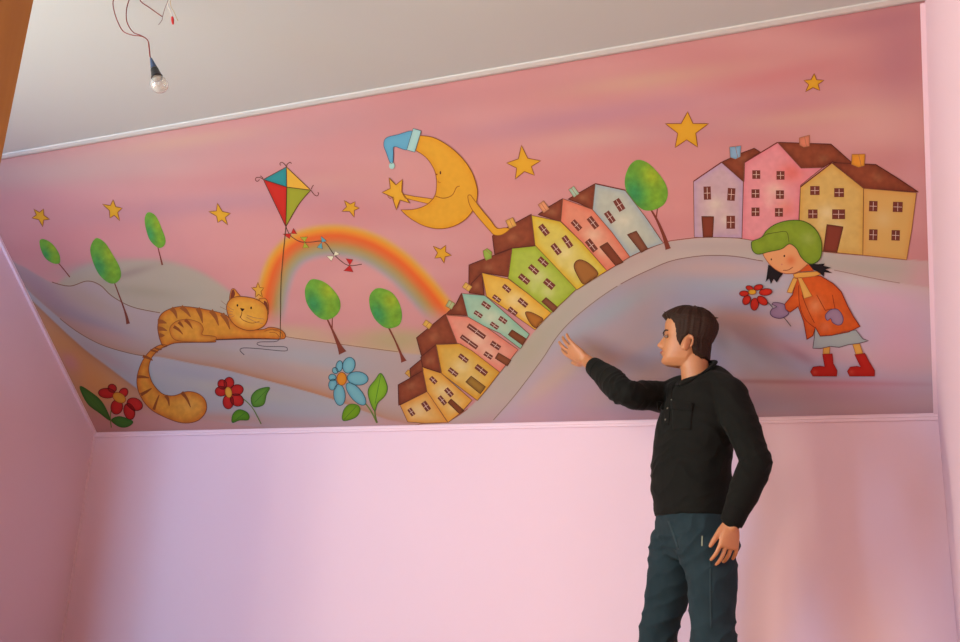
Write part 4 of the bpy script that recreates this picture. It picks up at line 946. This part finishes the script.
# ---- hands ----------------------------------------------------------
def hand(wr, d, back, side, curls, spread, thumb, scale=1.0, fan=None):
    """wr wrist, d finger direction, back = normal of the back of the hand, side = towards the index finger"""
    d = nrm(d); back = nrm(V3(back)-d*(V3(back) @ d)); sd = np.cross(d, back)
    if sd @ V3(side) < 0: sd = -sd
    P_ = []; s = scale
    P_.append(limb([(wr-d*.02*s, .027*s, .020*s), (wr+d*.01*s, .028*s, .019*s), (wr+d*.04*s, .037*s, .017*s), (wr+d*.075*s, .041*s, .014*s), (wr+d*.092*s, .039*s, .011*s)], sd, 20, 4))
    for i, (off, L) in enumerate(((.030, (.042, .027, .020)), (.010, (.046, .030, .021)), (-.011, (.043, .028, .020)), (-.030, (.034, .022, .018)))):
        base = wr+d*(.080-.006*abs(i-1))*s+sd*off*s
        a = spread[i]; dd = nrm(d*math.cos(a)+sd*math.sin(a)); p = base-dd*.02*s; keys = [(p, .0095*s, .0085*s), (base, .0094*s, .009*s)]
        ang = 0; p = base
        for j, l in enumerate(L):
            ang += curls[i][j]; v = dd*math.cos(ang)-back*math.sin(ang)
            p = p+v*l*s; r = (.0083, .0076, .0062)[j]*s; keys.append((p, r, r*.93))
        P_.append(limb(keys, sd, 12, 4))
    p0 = wr+d*.020*s+sd*.022*s-back*.006*s; t1 = nrm(d*thumb[0]+sd*thumb[1]-back*thumb[2]); t2 = nrm(t1*.8+d*thumb[3]-back*.1)
    P_.append(limb([(p0, .014*s, .013*s), (p0+t1*.030*s, .0135*s, .0125*s), (p0+t1*.048*s, .0105*s, .010*s), (p0+t1*.048*s+t2*.026*s, .0100*s, .009*s), (p0+t1*.048*s+t2*.048*s, .0075*s, .007*s)], sd, 12, 4))
    return P_
# right hand: palm to the sloped wall, fingers to the upper left, thumb down-left
dR = nrm(V3(at(549, 336, 3.46))-wrR)
handR = hand(wrR, dR, SN, (-.3, 0, -1), [(.12, .25, .2), (.06, .2, .2), (.05, .25, .2), (.0, .25, .2)], (.14, .03, -.10, -.26), (.65, .65, .25, .5), .95)
dL = nrm(V3(at(728, 553, 3.09))-wrL)
handL = hand(wrL, dL, (.66, -.75, .1), (-1, 0, -.1), [(.25, .35, .25), (.30, .35, .3), (.35, .4, .3), (.3, .35, .25)], (.14, .03, -.08, -.26), (.86, .50, .1, .3), .86)

skin_pieces = [headloft(), *ear(-1), *ear(1)]
nb = H(-.045, 0, .050); nk = neck
skin_pieces.append(limb([(H(-.018, 0, .075), .046, .050), (H(-.024, 0, .035), .047, .049), (H(-.030, 0, .0)*.5+nk*.5, .050, .051), (nk-UP*.01, .058, .058), (nk-UP*.06, .085, .065)], HS, 28, 4))
skin_pieces.append(torso([(nk-UP*.05, .06, .05, .05), (nk*.5+chest*.5, .13, .08, .08), (chest, .145, .095, .095), (chest*.5+hipc*.5, .13, .09, .09), (hipc, .14, .09, .09)], 28))
skin_pieces += handR+handL
skin_pieces.append(limb([(shL, .045, .045), (elL, .034, .034), (elL*.5+wrL*.5, .034, .032), (wrL, .026, .020), (wrL+dL*.02, .026, .019)], RT, 16))
skin_pieces.append(limb([(chest*.4+shR*.6, .045, .045), (shR, .045, .045), (elR, .034, .034), (elR*.5+wrR*.5, .034, .032), (wrR, .026, .021), (wrR+dR*.02, .026, .02)], RT, 16))
hipL = hipc-RT*.085-UP*.02; hipR = hipc+RT*.085-UP*.02
for hp, kn, an in ((hipL, kneeL, ankL), (hipR, kneeR, ankR)):
    skin_pieces.append(limb([(hp, .06, .07), (kn, .042, .045), ((kn+an)/2, .040, .042), (an, .028, .03)], RT, 16))
    skin_pieces.append(limb([(an-UP*.03-FW*.03, .028, .028), (an-UP*.055+FW*.06, .035, .022), (an-UP*.07+FW*.14, .036, .015)], RT, 14))
def skin_mat():
    m, nt, b = mat_new('skin')
    tc = nt.nodes.new('ShaderNodeTexCoord'); n = nt.nodes.new('ShaderNodeTexNoise'); n.inputs['Scale'].default_value = 22
    nt.links.new(tc.outputs['Object'], n.inputs['Vector'])
    mx = nt.nodes.new('ShaderNodeMix'); mx.data_type = 'RGBA'
    mx.inputs[6].default_value = (*s2l((192, 128, 88)), 1); mx.inputs[7].default_value = (*s2l((176, 110, 72)), 1)
    nt.links.new(n.outputs['Fac'], mx.inputs[0]); nt.links.new(mx.outputs[2], b.inputs['Base Color'])
    b.inputs['Roughness'].default_value = .5; b.inputs['Subsurface Weight'].default_value = .12; b.inputs['Subsurface Scale'].default_value = .01
    return m
SKIN = skin_mat()
body = fuse('body', skin_pieces, .0031, SKIN, man, 3, None, ROOT, .45)
def loc(P): return P-ROOT[None]
def child(name, vf, mat, parent=None):
    v, f = vf; me = mesh_from(v-ROOT[None], f, True); bm = bmesh.new(); bm.from_mesh(me); bmesh.ops.recalc_face_normals(bm, faces=bm.faces[:]); bm.to_mesh(me); bm.free()
    return link(name, me, mat, parent or man)
# eyes, brows, mouth
EW = plain('eye_white', (128, 108, 98), .25); EI = plain('iris_brown', (52, 34, 28), .2)
BROW = plain('eyebrow_hair', (52, 30, 20), .8); LIPS = plain('lip_skin', (186, 98, 88), .5)
for s_ in (-1, 1):
    c = H(.0765, s_*.031, .0995)
    e = child('eye', ball(c, .0074, .0100, .0048, (HF, HS, HU)), EW, body)
    child('iris', ball(c+HF*.0046, .0036, .0058, .0046, (HF, HS, HU), 10), EI, e)
    pts = []
    for t in np.linspace(0, 1, 6):
        y = .012+.034*t; x, yy, zz = head_pt(math.asin(min(.95, (y/.075))), .116+.006*math.sin(t*2.6))
        pts.append((H(float(np.interp(y, [.01, .03, .048], [.0925, .0865, .072])), s_*y, .1165+.006*math.sin(t*2.6)), .0026*(1-t*.5), .0042*(1-t*.4)))
    child('eyebrow', limb(pts, HF, 10, 3), BROW, body)
    pts = [(H(float(np.interp(y, [.018, .03, .044], [.0845, .0845, .0745])), s_*y, .1030+.003*math.sin((y-.018)/.026*3.14)), .002, .0016) for y in (.018, .026, .035, .044)]
    child('eyelid', limb(pts, HF, 8, 3), SKIN, body)
pts = [(H(float(.0935-(y/.024)**2*.011), y, .0460+abs(y)*.03), .0022, .0024) for y in np.linspace(-.022, .022, 7)]
child('mouth', limb(pts, HU, 8, 3), LIPS, body)

# ---- hair -----------------------------------------------------------
def hair_mesh():
    R_ = []; nth = 150; th = np.linspace(-math.pi, math.pi, nth, endpoint=False)
    at_ = np.abs(th)*180/math.pi     # 0 face .. 180 back
    # height of the hairline by angle
    line = np.interp(at_, [0, 22, 40, 52, 60, 68, 76, 84, 92, 100, 112, 125, 145, 180], [.166, .165, .158, .148, .134, .080, .058, .086, .104, .060, .038, .030, .026, .024])
    for zn in np.linspace(0, 1, 96):
        z = .005+zn*.206
        zl = np.where(at_ > 96, max(z, .100), z); x, y, _z = head_pt(th, zl); zz = np.full(nth, z)
        jag = np.array([noise.noise(Vector((t*9, 2.2, 0))) for t in th])*.006
        on = np.clip((z-line-jag)/.012, 0, 1); on = on*on*(3-2*on)
        base = np.interp(at_, [0, 30, 70, 110, 150, 180], [.015, .012, .008, .007, .007, .006])
        topb = np.interp(z, [.14, .185, .212], [0, .004, .010])
        st = np.array([noise.noise(Vector((math.cos(t)*11, math.sin(t)*11, z*14+3*t*.2))) for t in th])*.0042+np.array([noise.noise(Vector((t*26, z*9, 5.))) for t in th])*.0030
        off = on*(base+topb+st)-(1-on)*np.where(at_ > 96, .040, .006)
        n = np.stack([np.cos(th), np.sin(th), np.full(nth, np.interp(z, [.1, .175, .21], [0, .7, 2.4]))], -1); n /= np.linalg.norm(n, axis=1)[:, None]
        # forelock pushed up and forward
        fl = on*np.exp(-(at_/34)**2)*np.exp(-((z-.180)/.018)**2)
        x = x+n[:, 0]*off+fl*.012; y = y+n[:, 1]*off; zz = zz+n[:, 2]*off-fl*.003
        R_.append(HO[None]+HF[None]*x[:, None]+HS[None]*y[:, None]+HU[None]*zz[:, None])
    return ring_loft(R_)
def hair_mat():
    m, nt, b = mat_new('brown_hair')
    tc = nt.nodes.new('ShaderNodeTexCoord'); mp = nt.nodes.new('ShaderNodeMapping'); mp.inputs['Scale'].default_value = (60, 60, 260)
    mp.inputs['Rotation'].default_value = (0, .5, 0)
    nt.links.new(tc.outputs['Object'], mp.inputs['Vector']); n = nt.nodes.new('ShaderNodeTexNoise'); n.inputs['Scale'].default_value = 1.2; n.inputs['Detail'].default_value = 5
    nt.links.new(mp.outputs['Vector'], n.inputs['Vector'])
    mx = nt.nodes.new('ShaderNodeMix'); mx.data_type = 'RGBA'; mx.inputs[6].default_value = (*s2l((24, 13, 9)), 1); mx.inputs[7].default_value = (*s2l((60, 34, 21)), 1)
    nt.links.new(n.outputs['Fac'], mx.inputs[0]); nt.links.new(mx.outputs[2], b.inputs['Base Color'])
    bp = nt.nodes.new('ShaderNodeBump'); bp.inputs['Strength'].default_value = .6; bp.inputs['Distance'].default_value = .003
    nt.links.new(n.outputs['Fac'], bp.inputs['Height']); nt.links.new(bp.outputs['Normal'], b.inputs['Normal'])
    b.inputs['Roughness'].default_value = .7; b.inputs['Specular IOR Level'].default_value = .25; return m
HAIR = hair_mat()
hair = child('hair', hair_mesh(), HAIR)
for (x, y, z, dx, dz) in ((.088, .02, .188, .012, .003), (.086, -.03, .186, .012, .006), (-.078, -.03, .186, -.016, .002), (-.080, .0, .178, -.014, -.002)):
    p0 = H(x, y, z); child('hair_tuft', limb([(p0-HF*dx*.6, .009, .006), (p0, .007, .005), (p0+HF*dx*.6+HU*dz*.6, .004, .003), (p0+HF*dx+HU*dz, .001, .001)], HS, 8, 3), HAIR, hair)

# ---- shirt ----------------------------------------------------------
def cloth(name, c1, c2, sc=300, bump=.3, rough=.85):
    m, nt, b = mat_new(name)
    tc = nt.nodes.new('ShaderNodeTexCoord'); n = nt.nodes.new('ShaderNodeTexNoise'); n.inputs['Scale'].default_value = 14; n.inputs['Detail'].default_value = 5
    nt.links.new(tc.outputs['Object'], n.inputs['Vector'])
    mx = nt.nodes.new('ShaderNodeMix'); mx.data_type = 'RGBA'; mx.inputs[6].default_value = (*s2l(c1), 1); mx.inputs[7].default_value = (*s2l(c2), 1)
    nt.links.new(n.outputs['Fac'], mx.inputs[0]); nt.links.new(mx.outputs[2], b.inputs['Base Color'])
    n2 = nt.nodes.new('ShaderNodeTexNoise'); n2.inputs['Scale'].default_value = sc; nt.links.new(tc.outputs['Object'], n2.inputs['Vector'])
    bp = nt.nodes.new('ShaderNodeBump'); bp.inputs['Strength'].default_value = bump; bp.inputs['Distance'].default_value = .002
    nt.links.new(n2.outputs['Fac'], bp.inputs['Height']); nt.links.new(bp.outputs['Normal'], b.inputs['Normal'])
    b.inputs['Roughness'].default_value = rough; b.inputs['Specular IOR Level'].default_value = .15
    b.inputs['Sheen Weight'].default_value = .02
    return m
SHIRT = cloth('black_jersey', (13, 12, 10), (21, 19, 16))
def P_(px, py, Y=3.30): return V3(at(px, py, Y))
def on_axis(py, dx=0): return P_(695+dx, py, 3.30)
tk = [ # centre, half width, front, back
 (on_axis(517, -1), .150, .118, .112), (on_axis(505, -1), .152, .122, .112), (on_axis(485, -2), .156, .130, .106), (on_axis(462, -2), .160, .128, .102),
 (on_axis(438, 0), .168, .118, .104), (on_axis(418, 2), .172, .110, .108), (on_axis(402, 4), .164, .094, .108), (on_axis(390, 5), .140, .078, .094), (on_axis(384, 5), .112, .062, .082), (on_axis(379, 4), .080, .050, .068)]
shirt_p = [torso(tk, 44, 6, 2.3)]
shirt_p.append(limb([(on_axis(398, 3)*.6+shL*.4, .07, .07), (shL+RT*.01-UP*.012, .066, .066), (shL*.6+elL*.4, .058, .060), (elL*.9+shL*.1, .052, .054), (elL, .052, .052), (elL*.65+wrL*.35, .052, .053), (elL*.3+wrL*.7, .043, .045), (wrL*.97+elL*.03, .036, .036)], RT, 24, 5, True))
shirt_p.append(limb([(on_axis(400, 2)*.5+shR*.5, .07, .075), (shR-UP*.005, .062, .062), (shR*.6+elR*.4, .054, .056), (elR, .053, .050), (elR*.6+wrR*.4, .051, .048), (elR*.45+wrR*.55, .045, .041), (wrR*.80+elR*.20, .037, .033)], RT, 24, 5, True))
# shoulder slopes
shirt_p.append(limb([(P_(705, 369, 3.37), .028, .028), (P_(720, 379, 3.29), .040, .040), (shL, .052, .052)], FW, 18, 4))
shirt_p.append(limb([(neck-UP*.045, .055, .05), (neck*.5+shL*.5+UP*.002, .056, .056), (shL+UP*.004, .060, .060)], FW, 20, 4))
shirt_p.append(limb([(neck-UP*.045, .053, .05), (neck*.5+shR*.5-UP*.008, .053, .055), (shR, .055, .055)], FW, 20, 4))
armp = P_(722, 425, 3.2); wst = on_axis(500)
def shirt_fold(P, no):
    d = np.zeros(len(P))
    t = np.clip((P[:, 2]-on_axis(515)[2])/.35, 0, 1)
    tors = np.exp(-((P-on_axis(460)[None])[:, :2]**2).sum(1)/.05)
    d += .0065*(fold(P, UP*1.0+RT*.35+FW*.25, 60, .8, 1.)-.5)*tors*np.exp(-((P[:, 2]-on_axis(478)[2])/.16)**2)
    d += .005*(fold(P, UP*.8-RT*.6, 60, .6, 7.)-.5)*np.exp(-((P-armp[None])**2).sum(1)/.02)
    for a, b, s in ((shL, elL, 2.), (elL, wrL, 5.), (shR, elR, 9.), (elR, wrR, 12.)):
        ab = b-a; tt = np.clip((P-a) @ ab/(ab @ ab), 0, 1); dist = np.linalg.norm(P-(a+ab[None]*tt[:, None]), axis=1)
        d += .0040*(fold(P, nrm(ab)+RT*.3, 58, 1.0, s)-.5)*np.exp(-(dist/.08)**4)*(.25+.75*np.exp(-((tt-(1 if s in (2., 9.) else 0))/.35)**2))
    d += .003*nz(P, 16, seed=3.)
    return d
shirt = fuse('shirt', shirt_p, .0045, SHIRT, man, 5, shirt_fold, ROOT, .5)
# neckband, placket, pockets, buttons, cuffs, hem
nc = on_axis(374, 2.5)+UP*.002
def nring(c, a, b, r, z0=.0, tiltf=.028):
    pts = []
    for t in np.linspace(0, 2*math.pi, 25): pts.append((c+FW*(a*math.cos(t)+.004)+RT*(b*math.sin(t))+UP*(z0-tiltf*math.cos(t)), r, r*1.8))
    return limb(pts, UP, 10, 2, False)
SH2 = cloth('black_rib', (12, 11, 9), (18, 16, 14), 500)
child('neckband', nring(nc, .064, .066, .0055, 0, .050), SH2, shirt)
def cuff(w, e, r): 
    d = nrm(w-e); return limb([(w-d*.050, r[0]*1.02, r[1]*1.02), (w-d*.045, r[0]*1.05, r[1]*1.05), (w-d*.012, r[0]*.98, r[1]*.98), (w+d*.002, r[0]*.93, r[1]*.93)], RT, 26, 3, False)
child('cuff', cuff(wrL+nrm(wrL-elL)*.006, elL, (.038, .038)), SH2, shirt); child('cuff', cuff(wrR*.80+elR*.20+nrm(wrR-elR)*.006, elR, (.039, .036)), SH2, shirt)
# surface probe: push a point onto the shirt front
from mathutils.bvhtree import BVHTree
bvh = BVHTree.FromPolygons([v.co.copy() for v in shirt.data.vertices], [tuple(p.vertices) for p in shirt.data.polygons])
camv = Vector((0, 0, CAMZ))-Vector(ROOT)
def on_shirt(px, py, lift=.003):
    d = Vector(sight(px, py)).normalized(); h = bvh.ray_cast(camv, d)
    if h[0] is None: return None
    return V3(h[0]+h[1]*lift+Vector(ROOT)), V3(h[1])
def patch(name, cor, mat, lift=.004, n=8, parent=None, th=.004):
    """quad laid on the shirt between four traced corners"""
    g = []
    for i in range(n+1):
        for j in range(n+1):
            u, v = i/n, j/n
            a = V3(cor[0])*(1-u)*(1-v)+V3(cor[1])*u*(1-v)+V3(cor[2])*u*v+V3(cor[3])*(1-u)*v
            r = on_shirt(a[0], a[1], lift)
            if r is None: return
            g.append(r)
    V = [p-ROOT for p, _ in g]+[p-ROOT-nn*th*1.6 for p, nn in g]; m = (n+1)**2; F = []
    for i in range(n):
        for j in range(n):
            a = i*(n+1)+j; F.append((a, a+1, a+n+2, a+n+1)); F.append((a+m, a+n+1+m, a+n+2+m, a+1+m))
    ed = [i for i in range(n)]+[n+(n+1)*i for i in range(n)]+[(n+1)*n+n-i for i in range(n)]+[(n+1)*(n-i) for i in range(n)]
    for k in range(len(ed)): a, b = ed[k], ed[(k+1) % len(ed)]; F.append((a, b, b+m, a+m))
    me = mesh_from(V, F, True); bm = bmesh.new(); bm.from_mesh(me); bmesh.ops.recalc_face_normals(bm, faces=bm.faces[:]); bm.to_mesh(me); bm.free()
    return link(name, me, mat, parent or shirt)
patch('placket', ((668, 385), (673, 386), (669, 425), (664.5, 425)), SHIRT, .0035)
patch('pocket', ((673, 408), (693, 409), (691, 430), (673, 430)), SHIRT, .004)
patch('pocket_flap', ((672, 401), (694, 404), (693, 412), (672, 410)), SH2, .0075)
patch('pocket_flap', ((656.5, 401), (664, 402), (663.5, 410), (657, 409)), SH2, .0075)
BT = plain('shirt_button', (120, 112, 100), .35)
for px, py in ((672.5, 400.5), (668.5, 409), (666.5, 420)):
    r = on_shirt(px, py, .005)
    if r is not None: child('button', ball(r[0], .0035, .0035, .002, (nrm(np.cross(r[1], UP)), nrm(np.cross(r[1], np.cross(r[1], UP))), r[1]), 10), BT, shirt)

# ---- jeans and shoes --------------------------------------------------
DEN = cloth('blue_denim', (24, 35, 41), (42, 56, 63), 420, .4, .9)
jean_p = [torso([(on_axis(512, -1), .143, .108, .106), (on_axis(524, -1), .150, .110, .118), (on_axis(540, 0), .156, .106, .128), (on_axis(552, 0), .150, .098, .124), (on_axis(560, 0), .11, .08, .10)], 40, 5, 2.3)]
hL = P_(706, 548, 3.235); hR = P_(677, 546, 3.37)
jean_p.append(limb([(hL, .090, .100), (P_(711, 572, 3.22), .080, .087), (P_(712, 600, 3.20), .073, .077), (P_(713, 628, 3.18), .070, .073), (kneeL, .072, .076), ((kneeL*.6+ankL*.4), .072, .076), (ankL+UP*.06, .066, .070), (ankL-UP*.045, .070, .078)], RT, 26, 5))
jean_p.append(limb([(hR, .090, .098), (P_(672, 572, 3.36), .084, .086), (P_(666, 600, 3.36), .073, .075), (P_(660, 625, 3.36), .064, .067), (kneeR, .062, .068), ((kneeR*.6+ankR*.4), .070, .074), (ankR+UP*.06, .066, .070), (ankR-UP*.045, .070, .078)], RT, 26, 5))
def jean_fold(P, no):
    d = .007*(fold(P, UP*.9+FW*.5, 62, .6, 2.)-.5)*(.35+.65*np.exp(-((P[:, 2]-hipc[2]+.02)/.10)**2)+.6*np.exp(-((P[:, 2]-kneeL[2]-.02)/.12)**2))
    return d+.004*nz(P, 12, seed=8.)
jeans = fuse('jeans', jean_p, .005, DEN, man, 4, jean_fold, ROOT)
bvh = BVHTree.FromPolygons([v.co.copy() for v in jeans.data.vertices], [tuple(p.vertices) for p in jeans.data.polygons])
SE = cloth('denim_seam', (34, 46, 52), (52, 65, 70), 500)
patch('fly_seam', ((668, 521), (670, 521), (679, 548), (677.5, 548)), SE, .002, 8, jeans, .002)
patch('side_seam', ((709, 556), (710.6, 556), (711.6, 628), (710, 628)), SE, .002, 8, jeans, .002)
patch('pocket_seam', ((701.6, 536), (702.8, 536), (702.6, 546), (701.4, 546)), plain('pale_stitching', (150, 150, 130), .8), .002, 5, jeans, .002)
LEA = plain('shoe_leather', (38, 30, 28), .4); SOL = plain('shoe_sole', (24, 22, 22), .7)
for an in (ankL, ankR):
    b0 = V3((an[0], an[1], 0))
    sh_ = [limb([(b0-FW*.055+UP*.060, .036, .040), (b0+FW*.01+UP*.062, .040, .042), (b0+FW*.08+UP*.048, .044, .030), (b0+FW*.15+UP*.040, .044, .024), (b0+FW*.185+UP*.036, .034, .018)], RT, 22, 4),
           limb([(b0-FW*.03+UP*.075, .038, .034), (b0-FW*.01+UP*.11, .038, .036)], FW, 18, 4)]
    shoe = fuse('shoe', sh_, .005, LEA, man, 3, None, ROOT)
    R_ = []
    for z in (.001, .004, .020, .024):
        th = np.linspace(0, 2*math.pi, 32, endpoint=False); q = .97 if z in (.001, .024) else 1
        R_.append(b0[None]+FW[None]*(.062+.132*q*np.cos(th))[:, None]+RT[None]*((.043+.006*np.cos(th))*q*np.sin(th))[:, None]+UP[None]*z)
    child('shoe_sole', ring_loft(R_), SOL, shoe)


# ================================================================== LIGHT AND CAMERA
def area(name, loc, rot, sx, sy, e, col):
    l = bpy.data.lights.new(name, 'AREA'); l.shape = 'RECTANGLE'; l.size = sx; l.size_y = sy; l.energy = e; l.color = col
    o = bpy.data.objects.new(name, l); C.objects.link(o); o.location = loc; o.rotation_euler = rot; return o
# daylight entering through the window in the rear wall
area('window_daylight', ((WX0+WX1)/2, YB-.10, (WZ0+WZ1)/2), (math.radians(90), 0, 0), WX1-WX0, WZ1-WZ0, E_COOL, (.41, .91, 1.34))
area('window_sunlight', (XL-.10, (VY0+VY1)/2, (WZ0+WZ1)/2), (math.radians(90), 0, math.radians(-90)), VY1-VY0, WZ1-WZ0, E_WARM, (.97, 1.0, .70))
area('hall_fill', ((DX0+DX1)/2+.1, YB-1.45, 1.35), (math.radians(90), 0, 0), .9, 1.3, E_FILL, (1.0, .86, .62))  # fill lamp added out of view behind the doorway to brighten the right side
w = bpy.data.worlds.new('World'); bpy.context.scene.world = w; w.use_nodes = True
nt = w.node_tree; bgk = nt.nodes['Background']; sky = nt.nodes.new('ShaderNodeTexSky'); sky.sky_type = 'HOSEK_WILKIE'
nt.links.new(sky.outputs[0], bgk.inputs[0]); bgk.inputs[1].default_value = .25
cam = bpy.data.cameras.new('camera'); co = bpy.data.objects.new('camera', cam); C.objects.link(co)
cam.sensor_width = 36; cam.lens = 36*FPX/960; cam.clip_start = .02
co.matrix_world = Matrix(((_r[0], _u[0], -_fw[0], 0), (_r[1], _u[1], -_fw[1], 0), (_r[2], _u[2], -_fw[2], CAMZ), (0, 0, 0, 1)))
sc = bpy.context.scene; sc.camera = co
vs_ = sc.view_settings; vs_.view_transform = 'Standard'; vs_.look = 'None'; vs_.exposure = EXPO; vs_.gamma = 1; vs_.use_curve_mapping = False
